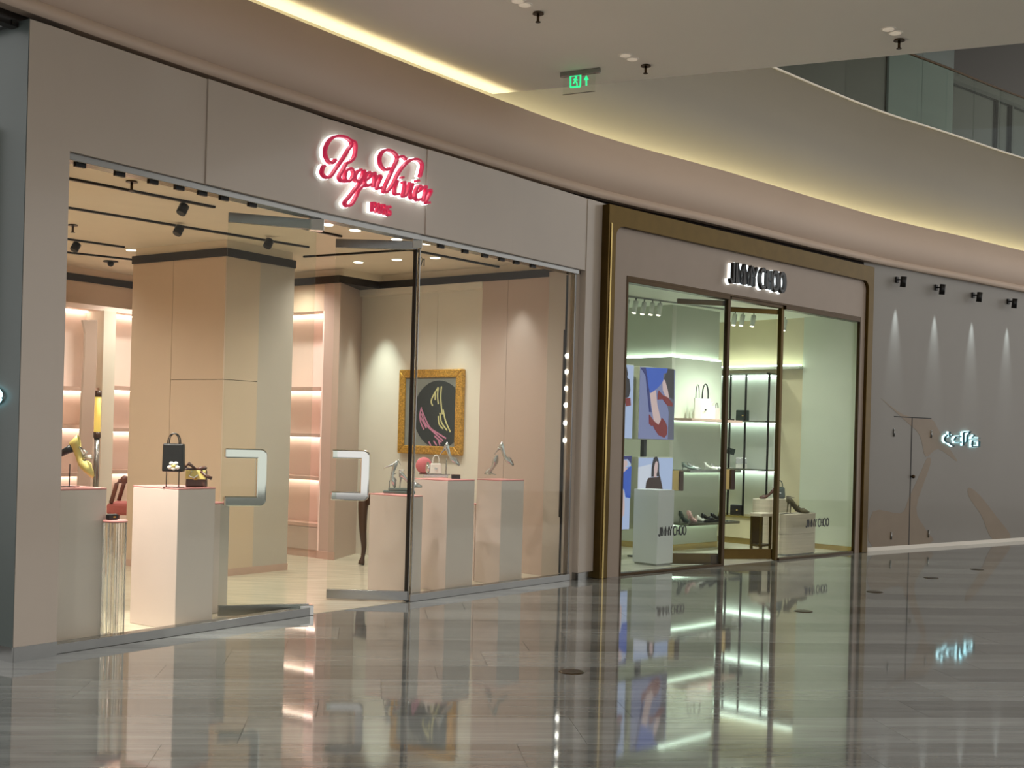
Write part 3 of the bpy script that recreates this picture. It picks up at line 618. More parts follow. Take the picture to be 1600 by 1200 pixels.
# painting
pa, pb = SW.pl(627, 578, 0.02), SW.pl(722, 712, 0.02)
pg = thing('framed_painting', SW.w(pa[0], 0.0, pb[1]), 'gold framed picture of striped shoes on a dark oval', 'painting')
fw = 0.105; x0, x1, z0, z1 = pa[0], pb[0], pb[1], pa[1]
for poly_ in ([(x0, z0), (x0 + fw, z0 + fw), (x0 + fw, z1 - fw), (x0, z1)], [(x1, z1), (x1 - fw, z1 - fw), (x1 - fw, z0 + fw), (x1, z0)], [(x0, z1), (x0 + fw, z1 - fw), (x1 - fw, z1 - fw), (x1, z1)], [(x1, z0), (x1 - fw, z0 + fw), (x0 + fw, z0 + fw), (x0, z0)]):
    MB(SW).xz(poly_, -0.02, 0.05).build('frame_rail', 'gilt', pg, bevel=0.012)
MB(SW).box(x0 + fw, x1 - fw, 0.0, 0.045, z0 + fw, z1 - fw).build('canvas', 'canvas_grey', pg)
def pp(c): return SW.pl(560 + c[0] / 4, 560 + c[1] / 4, -0.004)
ov = [pp((505 + 160 * math.cos(t), 350 - 212 * math.sin(t))) for t in [i * math.pi / 20 for i in range(40)]]; ov = [(min(max(a_, x0 + fw), x1 - fw), b_) for a_, b_ in ov]
MB(SW).xz(ov, -0.004, 0.0).build('oval', 'ink', pg)
st_c = [[(500,180),(470,230),(455,270),(465,295)], [(520,175),(515,240),(520,310),(525,350)], [(500,185),(495,230),(500,285)], [(480,215),(480,260)], [(530,320),(545,390),(575,460)], [(510,340),(520,400),(555,450)], [(500,360),(505,410),(530,440)]]
st_p = [[(395,305),(385,350),(390,400),(410,445)], [(395,320),(420,380),(450,435),(500,470),(548,500)], [(395,345),(420,410),(470,460),(530,515)], [(390,370),(425,435)], [(440,520),(455,548)], [(470,515),(490,545)], [(475,485),(520,525)], [(500,510),(510,545)]]
for lst, mt, nm in ((st_c, 'stripe_cream', 'cream_stripe'), (st_p, 'stripe_pink', 'pink_stripe')):
    for st in lst: MB(SW).ribbon([pp(c) for c in (crom(st, 4) if len(st) > 2 else st)], 0.018, -0.007, -0.003).build(nm, mt, pg)

# ------------------------------------------------------------------ goods: generic builders
def pump(M, material, label, heel=0.09, group=None, strap=False, inner='cream_wall', name='pump_shoe', sc=1.0):
    M = M @ Matrix.Scale(sc, 4); base = M @ Vector((0, 0, 0)); o = thing(name, base, label, 'shoe', group); m = MB(M); R = []; hl = heel
    for i in range(17):
        u = i / 16; x = -0.115 + 0.245 * u; k = max(0.0, 1 - u / 0.68); zs = hl * k * k * (3 - 2 * k) + 0.006
        wd = 0.030 + 0.012 * math.exp(-((u - 0.7) / 0.16) ** 2) - 0.006 * math.exp(-((u - 0.35) / 0.15) ** 2)
        if u > 0.8: wd *= max(0.12, 1 - ((u - 0.8) / 0.2) ** 2 * 0.9)
        h = 0.072 - 0.032 * min(1, u / 0.35) + (0.012 if 0.6 < u < 0.8 else 0); h = h if u < 0.85 else h * (1 - (u - 0.85) * 4)
        c = min(1, max(0, (u - 0.58) / 0.1))
        if u == 0: wd *= 0.55
        sec = [(-wd * 0.92 * (1 - c), h * (1 + 0.15 * c)), (-wd, h * 0.5), (-wd * 0.92, 0.005), (-wd * 0.5, 0), (0, 0), (wd * 0.5, 0), (wd * 0.92, 0.005), (wd, h * 0.5), (wd * 0.92 * (1 - c), h * (1 + 0.15 * c))]
        R.append([m.v(x, y, zs + z) for y, z in sec])
    for A, B in zip(R, R[1:]):
        for k in range(8): m.f((A[k], A[k + 1], B[k + 1], B[k]), True)
    m.f(R[0]); m.build('upper', material, o, solid=0.003)
    if heel > 0.03:
        MB(M).tube([(-0.105, 0, 0.0), (-0.103, 0, hl * 0.4), (-0.098, 0, hl * 0.8), (-0.092, 0, hl + 0.012)], [0.006, 0.006, 0.010, 0.022], 8).build('heel', material, o)
    MB(M).box(-0.10, 0.03, -0.02, 0.02, hl * 0.35 + 0.006, hl * 0.35 + 0.009) if False else None
    if strap:
        MB(M).tube([(0.0, -0.03, hl * 0.35 + 0.03), (0.0, -0.02, hl * 0.35 + 0.06), (0.0, 0.02, hl * 0.35 + 0.06), (0.0, 0.03, hl * 0.35 + 0.03)], 0.004, 6).build('strap', material, o)
        MB(M).tube([(-0.09 + 0.03 * math.cos(t), 0.03 * math.sin(t), hl + 0.075) for t in [i * math.pi / 6 for i in range(12)]], 0.004, 6, True).build('ankle_strap', material, o)
    return o
def bag(M, wd, dp, h, material, label, handle=0.1, taper=0.9, hmat=None, flap=None, clasp=None, name='handbag', group=None, handles=1, hr=0.006, bev=0.012):
    base = M @ Vector((0, 0, 0)); o = thing(name, base, label, 'bag', group); m = MB(M)
    b = [m.v(x * wd / 2, y * dp / 2, 0) for x, y in ((-1, -1), (1, -1), (1, 1), (-1, 1))]; t = [m.v(x * wd / 2 * taper, y * dp / 2 * 0.8, h) for x, y in ((-1, -1), (1, -1), (1, 1), (-1, 1))]
    m.f(b[::-1]); m.f(t)
    for k in range(4): m.f((b[k], b[(k + 1) % 4], t[(k + 1) % 4], t[k]))
    m.build('body', material, o, bevel=bev)
    if handle:
        for q_ in range(handles):
            y = 0 if handles == 1 else (-dp * 0.3 if q_ == 0 else dp * 0.3)
            MB(M).tube([(wd * 0.27 * math.cos(t_) * (1 if abs(math.cos(t_)) < 0.9 else 1), y, h - 0.005 + handle * max(0, math.sin(t_)) ** 0.8) for t_ in [i * math.pi / 12 for i in range(13)]], hr, 8).build('handle', hmat or material, o)
    if flap:
        MB(M).box(-wd / 2 * 0.98, wd / 2 * 0.98, -dp / 2 - 0.006, -dp / 2 + 0.004, h * 0.45, h * 0.98).build('flap', flap, o, bevel=0.006)
    if clasp: MB(M).box(-0.014, 0.014, -dp / 2 - 0.014, -dp / 2 - 0.004, h * 0.42, h * 0.42 + 0.02).build('clasp', clasp, o, bevel=0.002)
    return o
def stand(M, h, material, label, w_=0.12, d_=0.09, group=None, rod=0.004, name='display_stand'):
    o = thing(name, M @ Vector((0, 0, 0)), label, 'stand', group)
    MB(M).box(-w_ / 2, w_ / 2, -d_ / 2, d_ / 2, 0, 0.006).build('base', material, o); MB(M).tube([(0, 0, 0.006), (0, 0, h)], rod, 8).build('rod', material, o)
    return o

# ------------------------------------------------------------------ pedestals
def pedestal(fr, px_l, px_c, px_r, y_top, off, label, px_ref=None, depth=None, top='pink_top', name='display_pedestal', group='pearl pedestals in the boutique windows'):
    sc, zt = fr.pl(px_c, y_top, off); sr, _ = fr.pl(px_r, y_top, off)
    if depth is None: td, _ = fr.pt(px_l, y_top, sc); depth = td - off
    o = thing(name, fr.w(sc, off, 0.003), label, 'pedestal', group)
    MB(fr).box(sc, sr, off, off + depth, 0.003, zt - 0.012).build('body', 'pedestal_pearl', o, bevel=0.004)
    MB(fr).box(sc, sr, off, off + depth, zt - 0.012, zt).build('top', top, o, bevel=0.003)
    print(label[:40], 'w %.2f d %.2f h %.2f' % (sr - sc, depth, zt))
    return (sc, sr, off, off + depth, zt, fr)
A_ = pedestal(RA, 40, 52, 167, 765, 0.22, 'pearl display pedestal carrying the yellow shoe', depth=0.45)
B_ = pedestal(RA, 208, 279, 337, 763, 0.14, 'pearl display pedestal carrying the black tote bag')
C_ = pedestal(RA, 300, 330, 359, 786, 0.60, 'slim low pearl pedestal beside the tote bag pedestal', depth=0.3)
D_ = pedestal(RB, 578, 641, 661, 775, 0.12, 'pearl display pedestal carrying silver sandals next to the door')
E_ = pedestal(RB, 648, 700, 742, 750, 0.20, 'pearl display pedestal carrying the white mini bag and silver pump')
F_ = pedestal(RB, 745, 784, 819, 750, 0.22, 'pearl display pedestal carrying two stacked pumps')
G_ = pedestal(RB, 735, 743, 752, 787, 0.62, 'slim dark sided pedestal squeezed between the two pump pedestals', depth=0.2)
def on(P, px, py, t=0.5):                # point on a pedestal's top under a pixel column
    z = P[4]; g = G(px, py, z); return (g[0], g[1], z)
def at_off(fr, px, py, off): s_, z_ = fr.pl(px, py, off); return Vector(fr.w(s_, off, z_))
# fluted acrylic column
s_, _ = RA.pl(178, 992, 0.14); ctr = RA.w(s_, 0.16, 0.003); zt = RA.pl(178, 813, 0.14)[1]
fc = thing('fluted_column', ctr, 'fluted clear acrylic column between two pearl pedestals', 'column')
prof = [(0.078 + 0.007 * math.cos(14 * t), t) for t in [i * 2 * math.pi / 112 for i in range(112)]]
MB(Matrix.Translation(ctr)).prism([(r_ * math.cos(t), r_ * math.sin(t)) for r_, t in prof], 0.04, zt - 0.02).build('shaft', 'acrylic', fc)
MB(Matrix.Translation(ctr)).lathe([(0.09, 0.0), (0.09, 0.038)], n=28).build('foot', 'chrome', fc); MB(Matrix.Translation(ctr)).lathe([(0.088, zt - 0.02), (0.088, zt - 0.003)], n=28).build('cap', 'pink_top', fc)
zc_ = zt
o = thing('evening_clutch', (ctr[0] - 0.02, ctr[1], zc_), 'tiny black clutch lying on the fluted column', 'bag'); K = TF4((ctr[0] - 0.02, ctr[1], zc_), RA.ang)
MB(K).box(-0.05, 0.04, -0.02, 0.02, 0.0, 0.045).build('body', 'black_leather', o, bevel=0.01); MB(K).box(-0.01, 0.01, -0.024, -0.02, 0.018, 0.028).build('clasp', 'gilt', o)
# yellow shoe on A (heel up, toe down to the right)
p = at_off(RA, 118, 730, 0.40); zA = A_[4]
K = Matrix.Translation((p.x, p.y, zA + 0.17)) @ Matrix.Rotation(0.1, 4, 'Z') @ Matrix.Rotation(math.radians(42), 4, 'Y')
ys = pump(K, 'yellow_leather', 'yellow pump with white bow and black heel tipped on its toe', 0.06, name='bow_shoe', sc=1.22)
MB(K).tube([(-0.13, 0, -0.02), (-0.12, 0, 0.02), (-0.10, 0, 0.075)], [0.022, 0.026, 0.034], 10).build('block_heel', 'black_leather', ys)
for sgn in (1, -1): MB(K).tube([(0.0, 0, 0.075), (0.02 + 0.02 * sgn, -0.02, 0.125), (0.06 * sgn, -0.03, 0.12), (0.0, 0, 0.08)], 0.009, 8).build('bow_loop', 'white_leather', ys)
MB(K).tube([(0.03, -0.04, 0.05), (0.03, 0, 0.07), (0.03, 0.04, 0.05)], 0.008, 8).build('strap', 'black_leather', ys)
g = on(A_, 108, 765); st = stand(Matrix.Translation((p.x - 0.05, p.y + 0.02, zA)), 0.17, 'black_metal', 'thin dark stand holding the yellow shoe')
# tote on B
g = on(B_, 269, 764); fb = RA.ang - math.radians(52); pt_ = at_off(RA, 271, 737, B_[2] + 0.14)
K = Matrix.Translation((pt_.x, pt_.y, pt_.z)) @ Matrix.Rotation(0.05, 4, 'Z'); hb = at_off(RA, 271, 693, B_[2] + 0.14).z - pt_.z
tb = bag(K, 0.168, 0.09, hb, 'black_leather', 'upright black tote bag with a cream flower on a wire stand', handle=0.085, taper=0.97, handles=2, hr=0.0048, name='tote_bag')
for i, (dx, dz, r_) in enumerate(((0, 0, 0.022), (-0.03, -0.012, 0.02), (0.03, -0.012, 0.02), (-0.016, 0.018, 0.019), (0.018, 0.018, 0.019), (0.0, -0.022, 0.018))):
    MB(K).sphere((0.012 + dx, -0.053, 0.048 + dz), r_, 12, 1, 0.45, 0.8).build('petal', 'white_leather' if i else 'yellow_leather', tb)
st = thing('wire_stand', (pt_.x, pt_.y, B_[4]), 'thin dark wire stand lifting the black tote', 'stand')
for dx in (-0.055, 0.045): MB(Matrix.Translation((pt_.x, pt_.y, B_[4]))).tube([(dx, 0, 0.0), (dx, 0, pt_.z - B_[4])], 0.004, 8).build('wire', 'black_metal', st)
MB(Matrix.Translation((pt_.x, pt_.y, B_[4]))).box(-0.07, 0.08, -0.04, 0.04, 0.0, 0.004).build('base', 'black_metal', st)
pq = at_off(RA, 307, 760, B_[2] + 0.10); K = TF4((pq.x, pq.y, B_[4]), 0.05)
mb = bag(K, 0.165, 0.08, 0.14, 'brown_leather', 'small brown and yellow box bag with a big dark bow', handle=0, flap='yellow_leather', clasp='gilt', name='bow_bag', taper=0.94)
for sgn, sc_ in ((-1, 1.15), (1, 0.8)):
    MB(K).tube([(0, -0.03, 0.145), (sgn * 0.05 * sc_, -0.04, 0.19 * (1 if sgn < 0 else 0.8)), (sgn * 0.085 * sc_, -0.02, 0.155), (sgn * 0.05 * sc_, -0.02, 0.14), (0, -0.03, 0.145)], [0.008, 0.016, 0.018, 0.014, 0.008], 8).build('bow_loop', 'brown_leather', mb)
MB(K).tube([(0.04, -0.04, 0.13), (0.09, -0.05, 0.09), (0.13, -0.05, 0.075)], [0.012, 0.012, 0.015], 8).build('bow_tail', 'brown_leather', mb)
MB(K).tube([(-0.03, -0.05, 0.13), (-0.05, -0.055, 0.09), (-0.01, -0.055, 0.075), (0.02, -0.05, 0.1)], 0.006, 8).build('ribbon', 'white_leather', mb)
# sandals on D
zD = D_[4]; ob = thing('mirror_tray', tuple(on(D_, 620, 772)), 'low dark glass riser under the silver sandals', 'tray')
K = TF4(on(D_, 622, 771), RB.ang - math.radians(45)); MB(K).box(-0.15, 0.17, -0.05, 0.05, 0.0, 0.03).build('plate', 'green_silver', ob, bevel=0.01); MB(K).box(-0.1, 0.15, -0.045, 0.045, 0.03, 0.055).build('step', 'green_silver', ob, bevel=0.008)
b0 = K @ Vector((0, 0, 0))
K1 = Matrix.Translation(K @ Vector((-0.105, -0.01, 0.16))) @ Matrix.Rotation(0.15, 4, 'Z') @ Matrix.Rotation(math.radians(62), 4, 'Y')
pump(K1, 'silver_leather', 'silver strappy sandal standing on its toe on a rod', 0.10, strap=True, name='silver_sandal', sc=0.95)
MB(K).tube([(-0.09, 0, 0.03), (-0.09, 0, 0.13)], 0.005, 8).build('rod', 'steel', ob)
K2 = TF4(K @ Vector((0.115, 0.015, 0.056)), 0.25); pump(K2, 'silver_leather', 'silver strappy sandal standing flat on the dark riser', 0.11, strap=True, name='silver_sandal', sc=0.95)
# E: rose round bag, white mini bag, pump on a rod, small black box
zE = E_[4]; g = on(E_, 662, 741); o = thing('round_bag', (g[0], g[1], zE), 'round rose pink bag standing behind the glass post', 'bag'); K = TF4((g[0], g[1], zE), 0.2)
MB(K).sphere((0, 0, 0.10), 0.095, 20, 1, 0.55, 1).build('body', 'rose', o); MB(K).tube([(0.09 * math.cos(t), 0, 0.12 + 0.07 * math.sin(t)) for t in [i * math.pi / 10 for i in range(11)]], 0.006, 8).build('handle', 'silver_leather', o); MB(K).box(-0.05, 0.05, -0.03, 0.03, 0.0, 0.012).build('foot', 'rose_wood', o)
g = on(E_, 682, 746); o = thing('riser_plate', (g[0], g[1], zE), 'low silver riser under the white mini bag', 'tray'); K = TF4((g[0], g[1], zE), 0.1); MB(K).box(-0.14, 0.12, -0.04, 0.04, 0.0, 0.028).build('plate', 'silver_leather', o, bevel=0.004); MB(K).box(-0.10, 0.14, -0.035, 0.045, 0.028, 0.036).build('sheet', 'steel', o)
g2_ = K @ Vector((-0.01, 0, 0.036)); mbag = bag(TF4(g2_, 0.12), 0.13, 0.06, 0.115, 'white_leather', 'white mini bag with silver buckle and round top handle', handle=0.09, taper=0.86, clasp='silver_leather')
K3 = K @ Matrix.Translation((0.10, 0.0, 0.0)); MB(K3).tube([(0, 0, 0.036), (0, 0, 0.20)], 0.005, 8).build('rod', 'steel', o)
pump(Matrix.Translation(K3 @ Vector((0.02, 0, 0.185))) @ Matrix.Rotation(0.05, 4, 'Z') @ Matrix.Rotation(math.radians(30), 4, 'Y'), 'silver_leather', 'champagne silver pump raised on a rod beside the white mini bag', 0.085)
MB(K).sphere((-0.095, 0.0, 0.10), 0.05, 12, 0.5, 0.8, 1.3).build('mirror_drop', 'chrome', o)
g = on(E_, 712, 748); o = thing('ring_box', (g[0], g[1], zE), 'tiny black box on the edge of the mini bag pedestal', 'box'); K = TF4((g[0], g[1], zE), 0.2); MB(K).box(-0.045, 0.045, -0.03, 0.03, 0.0, 0.035).build('body', 'black_leather', o, bevel=0.004); MB(K).box(-0.046, 0.046, -0.031, 0.031, 0.035, 0.045).build('lid', 'brown_leather', o, bevel=0.003)
# F: upright pump with another lying over it
zF = F_[4]; g = on(F_, 776, 747); K = Matrix.Translation((g[0], g[1], zF + 0.135)) @ Matrix.Rotation(-0.5, 4, 'Z') @ Matrix.Rotation(math.radians(-84), 4, 'Y')
pump(K, 'silver_leather', 'silver pump stood upright on its heel end showing a dark lining', 0.07, sc=0.95, name='upright_pump')
pump(Matrix.Translation((g[0] + 0.06, g[1] - 0.03, zF + 0.205)) @ Matrix.Rotation(math.radians(32), 4, 'Y'), 'silver_leather', 'silver pump laid across the tip of the upright pump', 0.085, name='crossed_pump', sc=1.05)

# vertical bulb bar at the right edge of the window
za, zb = RB.pl(884, 515, 0.08)[1], RB.pl(881, 808, 0.08)[1]; sb_ = RB.pl(884, 600, 0.08)[0]
lb = thing('light_bar', RB.w(sb_, 0.08, zb), 'black vertical bar of six round bulbs at the edge of the window', 'lamp')
MB(RB).box(sb_ - 0.02, sb_ + 0.02, 0.085, 0.115, zb, za).build('bar', 'black_metal', lb)
for y in (556, 581, 607, 633, 661, 688):
    z_ = RB.pl(884, y, 0.08)[1]; MB(RB).sphere((sb_, 0.07, z_), 0.026, 12).build('bulb', 'bulb', lb)
MB(RB).box(sb_ - 0.01, sb_ + 0.01, 0.085, 0.105, 0.07, zb).build('cable', 'black_metal', lb)
MB(RB).box(sb_ - 0.008, sb_ + 0.008, 0.085, 0.105, za, H_OPEN - 0.05).build('cable', 'black_metal', lb)

# ceiling tracks, heads and downlights
def cpt(x, y, z=RC): g = G(x, y, z); return Vector((g[0], g[1], z))
for i, (x0, y0, x1, y1, lab) in enumerate(((106, 323, 482, 385, 'long black ceiling track carrying two spotlights before the column'), (106, 277, 335, 322, 'thin black ceiling track nearest the shop window'), (104, 372, 194, 385, 'short black ceiling track with one spotlight near the shelf wall'), (104, 393, 213, 405, 'thin black ceiling track ending at the column'), (475, 400, 640, 389, 'black ceiling track running inward over the doorway'), (432, 346, 533, 368, 'thin ceiling track across the doorway'), (585, 378, 790, 418, 'thin ceiling track over the right window'))):
    a, b = cpt(x0, y0), cpt(x1, y1); f_ = frAB(a, b); L = dist(a, b)
    o = MB(f_).box(0, L, -0.018, 0.018, RC - 0.02, RC - 0.0).build('ceiling_track', 'black_metal'); T(o, lab, 'light track')
for x, y, lab in ((283, 349, 'black spotlight on the long track before the column'), (423, 370, 'black spotlight at the far end of the long track'), (122, 376, 'black spotlight on the short track near the shelf wall'), (290, 315, 'black spotlight on the thin track by the window')):
    c = cpt(x, y); o = thing('track_spotlight', (c.x, c.y, RC - 0.12), lab, 'spotlight'); K = TF4((c.x, c.y, RC - 0.02), RA.ang)
    MB(K).lathe([(0.012, -0.04), (0.012, 0.0)], n=10).build('neck', 'black_metal', o); MB(K @ Matrix.Rotation(0.5, 4, 'Y')).lathe([(0.04, -0.11), (0.045, -0.10), (0.045, -0.02), (0.03, -0.01)], n=16).build('head', 'black_metal', o)
c = cpt(173, 408); o = thing('ceiling_camera', (c.x, c.y, RC - 0.1), 'small dark dome camera under the boutique ceiling', 'camera'); K = Matrix.Translation(c)
MB(K).lathe([(0.09, -0.012), (0.09, 0.0)], n=20).build('plate', 'black_metal', o); MB(K).sphere((0, 0, -0.03), 0.04, 14).build('dome', 'black_metal', o)
for x, y, lab in ((512, 350, 'bright downlight above the open doors'), (555, 359, 'second bright downlight inward of the open doors'), (620, 373, 'downlight beside the right door head'), (667, 380, 'downlight just inside the right window'), (680, 402, 'downlight above the shop number'), (560, 409, 'small downlight near the side wall band'), (620, 405, 'downlight near the side wall above the painting niche'), (205, 390, 'tiny bright downlight beside the column')):
    c = cpt(x, y); o = thing('ceiling_downlight', (c.x, c.y, RC - 0.01), lab, 'downlight'); K = Matrix.Translation((c.x, c.y, RC))
    MB(K).lathe([(0.07, -0.006), (0.075, 0.0)], n=20).build('rim', 'white_wall', o); MB(K).lathe([(0.055, -0.012), (0.055, -0.006)], n=20).build('lens', 'downlight_lens', o)
WARM = (1.0, 0.95, 0.89)
for s_, t_, p_ in ((0.8, 1.0, 30), (2.3, 1.2, 30), (0.8, 3.2, 30), (2.2, 3.4, 30), (1.2, 5.2, 24), (3.4, 4.9, 24), (5.0, 5.2, 20)):
    c = RA.w(s_, t_, RC - 0.03); spot('boutique_lamp', c, (c[0], c[1], 0), p_ * 3.9, WARM, 140, 0.9, 0.06)
for s_, t_, p_ in ((0.3, 1.0, 26), (1.6, 1.1, 26), (1.4, 2.3, 26), (1.6, 3.7, 22), (1.1, 4.9, 24)):
    c = RB.w(s_, t_, RC - 0.03); spot('boutique_lamp', c, (c[0], c[1], 0), p_ * 3.9, WARM, 140, 0.9, 0.06)
# wall washers in the niche
for s_, p_ in ((-2.45, 150), (-1.2, 40)):
    c = SW.w(s_, -0.34, 3.40); spot('niche_washer', c, SW.w(s_, 0.05, 0.9), p_, (0.88, 1.0, 0.95), 50, 1.0, 0.03)
c = SW.w(-0.2, -0.30, 3.42); spot('niche_washer', c, SW.w(-0.2, 0.0, 0.5), 30, (0.85, 0.95, 1.0), 60, 0.9, 0.03)
# light that grazes the sides of the pedestals
c = RA.w(0.25, 0.45, 3.4); spot('pedestal_spot', c, RA.w(B_[0], 0.35, 0.55), 850, (1, 0.93, 0.86), 34, 0.7, 0.04)
c = RB.w(-0.35, 0.55, 3.4); spot('pedestal_spot', c, RB.w(E_[0], 0.4, 0.6), 150, (1, 0.9, 0.85), 40, 0.7, 0.04)

for x, y, lab in ((206, 283, 'small sprinkler head under the boutique ceiling above the thin window track'), (114, 351, 'small sprinkler head under the boutique ceiling beside the left pier')):
    c = cpt(x, y); q_ = copy_tree(sp); q_.location = (c.x, c.y, RC); q_['label'] = lab; q_['group'] = 'sprinklers in the boutique'

# ================================================================== second boutique: bronze front
YG, YB = -0.10, -0.05
JT = 4.27
gl_, gr_ = JF.pl(945, 600, YG)[0], JF.pl(1362, 600, YG)[0]; hl_, hr_ = JF.pl(957, 600, YG)[0], JF.pl(1354, 600, YG)[0]; ht_ = 4.04; rd = 0.13
jw = thing('wall_bronze_front', JF.w(0, YB, 0), kind='structure'); jw['label'] = 'bronze framed shop front with taupe inner panel and black letters'; jw['category'] = 'wall'
out = [(gl_, 0), (gl_, JT), (gr_, JT), (gr_, 0), (hr_, 0)] + [(hr_ - rd + rd * math.cos(t), ht_ - rd + rd * math.sin(t)) for t in [i * math.pi / 16 for i in range(9)]] + [(hl_ + rd - rd * math.sin(t), ht_ - rd + rd * math.cos(t)) for t in [i * math.pi / 16 for i in range(9)]] + [(hl_, 0)]
MB(JF).xz(out, YG, 0.10).build('bronze_surround', 'bronze', jw, bevel=0.006)
MB(JF).box(gl_ + 0.03, gl_ + 0.055, YG - 0.012, YG, 0.0, ht_ + 0.02).build('lit_edge_strip', 'gold_light', jw, bevel=0.004)  # paler gold strip stands in for light caught on the frame's edge
ol, orr, ot = JF.pl(975, 600, YB)[0], JF.pl(1342, 600, YB)[0], 3.50
MB(JF).xz([(hl_, 0), (hl_, ht_), (hr_, ht_), (hr_, 0), (orr, 0), (orr, ot), (ol, ot), (ol, 0)], YB, -0.01).build('taupe_panel', 'jc_panel', jw)
fo = 0.025
MB(JF).xz([(ol, 0), (ol, ot), (orr, ot), (orr, 0), (orr - fo, 0), (orr - fo, ot - fo), (ol + fo, ot - fo), (ol + fo, 0)], YB - 0.008, -0.012).build('opening_trim', 'dark_bronze', jw)
sa1, sb1 = JF.pl(1131, 700, 0.0)[0], JF.pl(1215, 700, 0.0)[0]
w3 = window('window_3', JF, ol + fo, sa1 - 0.03, ot - fo, 'shop window with stacked display screens and a white plinth behind', 'dark_bronze', 0.03)
w4 = window('window_4', JF, sb1 + 0.03, orr - fo, ot - fo, 'shop window with stone podiums behind', 'dark_bronze', 0.03)
MB(JF).box(sa1 - 0.03, sa1 + 0.03, -0.03, 0.03, 0.0, ot - fo).build('post', 'dark_bronze', w3, bevel=0.004)
MB(JF).box(sb1 - 0.03, sb1 + 0.03, -0.03, 0.03, 0.0, ot - fo).build('post', 'bronze', w4, bevel=0.004)
MB(JF).box(sa1 + 0.03, sb1 - 0.03, -0.04, 0.04, ot - fo - 0.04, ot - fo).build('door_head', 'dark_bronze', w3)
h1, h2 = JF.w(sa1 + 0.02, 0.06)[:2], JF.w(sb1 - 0.02, 0.06)[:2]
e1, e2 = G(1058, 468, 3.41), G(1141, 481, 3.41)
d3, DF3, DL3 = leaf('door_3', h1, e1, ot - 0.07, 'bronze railed glass door leaf swung in behind the screens window', 'bronze', 0.075, 0.15)
d4, DF4, DL4 = leaf('door_4', h2, e2, ot - 0.07, 'bronze railed glass door leaf swung in beside the stone podiums', 'bronze', 0.075, 0.15)
MB(DF3).box(-0.02, 0.10, -0.03, 0.03, 0.0, 0.13).build('pivot', 'dark_bronze', d3)
for DF, own, xa, xb, y0, y1 in ((DF3, d3, 1052, 1067, 735, 767), (DF4, d4, 1131, 1147, 733, 765)):
    a, b = DF.pl(xa, y0, 0.05), DF.pl(xb, y1, 0.05); s_lo, s_hi = sorted((a[0], b[0])); wdt = s_hi - s_lo
    MB(DF).box(s_lo + wdt * 0.4, s_hi, 0.006, 0.05, b[1], a[1]).build('handle_plate', 'gold_light', own, bevel=0.004); MB(DF).box(s_lo, s_lo + wdt * 0.4, 0.02, 0.08, b[1], a[1]).build('handle_grip', 'dark_wood', own, bevel=0.01)
# sign and decals
js = thing('block_letter_sign', JF.w(JF.pl(1135, 440, YB - 0.05)[0], YB - 0.05, JF.pl(1135, 440, YB - 0.05)[1]), 'black block letter shop name with white halo on the taupe panel', 'sign')
a, b = JF.pl(1135, 441, YB - 0.03), JF.pl(1221, 456, YB - 0.03); zt_ = JF.pl(1139, 411, YB - 0.03)[1]; zb_ = JF.pl(1135, 441, YB - 0.03)[1]
lets = stroke_text(JF, 'JIMMY CHOO', a[0], b[0], zb_, zt_, 0.036, YB - 0.10, YB - 0.05, 'sign_black', js)
tmp = stroke_text(JF, 'JIMMY CHOO', a[0], b[0], zb_, zt_, 0.05, YB - 0.035, YB - 0.012, 'neon_white', js, 'halo')
for l_, h_ in zip(lets, tmp): h_.parent = l_
for x0, x1, y0, y1, lab in ((1029, 1072, 824, 839, 'black shop name decal on the glass in front of the white plinth'), (1259, 1295, 812, 825, 'black shop name decal on the glass in front of the stone podium')):
    a, b = JF.pl(x0, y1, -0.008), JF.pl(x1, y0, -0.008); o = thing('glass_decal', JF.w(a[0], -0.008, a[1]), lab, 'lettering')
    stroke_text(JF, 'JIMMY CHOO', a[0], b[0], a[1] + 0.01, b[1] + 0.02, 0.02, -0.0095, -0.0065, 'sign_black', o)

# room shell
JD, JC_ = 4.4, 3.56
jfl = MB(JF).box(-0.35, JL + 0.15, 0.0, JD, -0.25, 0.004).build('floor_bronze_shop', 'jc_floor'); struct(jfl, 'pale cream floor inside the bronze framed shop', 'floor')
jce = MB(JF).box(-0.35, JL + 0.15, 0.17, JD, JC_, JC_ + 0.2).build('ceiling_bronze_shop', 'jc_ceiling'); struct(jce, 'white ceiling with track lights inside the bronze framed shop', 'ceiling')
o = MB(JF).box(-0.35, JL + 0.15, JD, JD + 0.15, 0, JC_).build('wall_bronze_back', 'jc_wall'); struct(o, 'pale greenish back wall of the bronze framed shop', 'wall')
o = MB(JF).box(-0.5, -0.35, 0.2, JD, 0, JC_).build('wall_bronze_left', 'jc_wall'); struct(o, 'pale side wall behind the taupe panel', 'wall')
JS = Fr(J3, JF.ang - math.pi / 2)
jsw = thing('wall_bronze_right', JS.w(-1, 0, 0), kind='structure'); jsw['label'] = 'pale greenish side wall with a bright ledge light'; jsw['category'] = 'wall'
MB(JS).box(-0.97, 0.005, -0.02, 0.15, 0.0, JC_).build('wall_panel', 'jc_wall', jsw)
MB(JS).box(-JD, -0.97, 0.06, 0.15, 0.0, JC_).build('wall_panel', 'sand', jsw)
MB(JS).box(-0.97, -0.06, -0.028, -0.02, 0.0, 0.08).build('skirting', 'gold_light', jsw)
lg = MB(JS).box(-2.62, -0.975, -0.10, 0.06, 2.76, 2.80).build('light_ledge', 'jc_wall', jsw); MB(JS).box(-2.60, -0.985, -0.09, -0.03, 2.80, 2.825).build('led_strip', 'led_cool', lg)
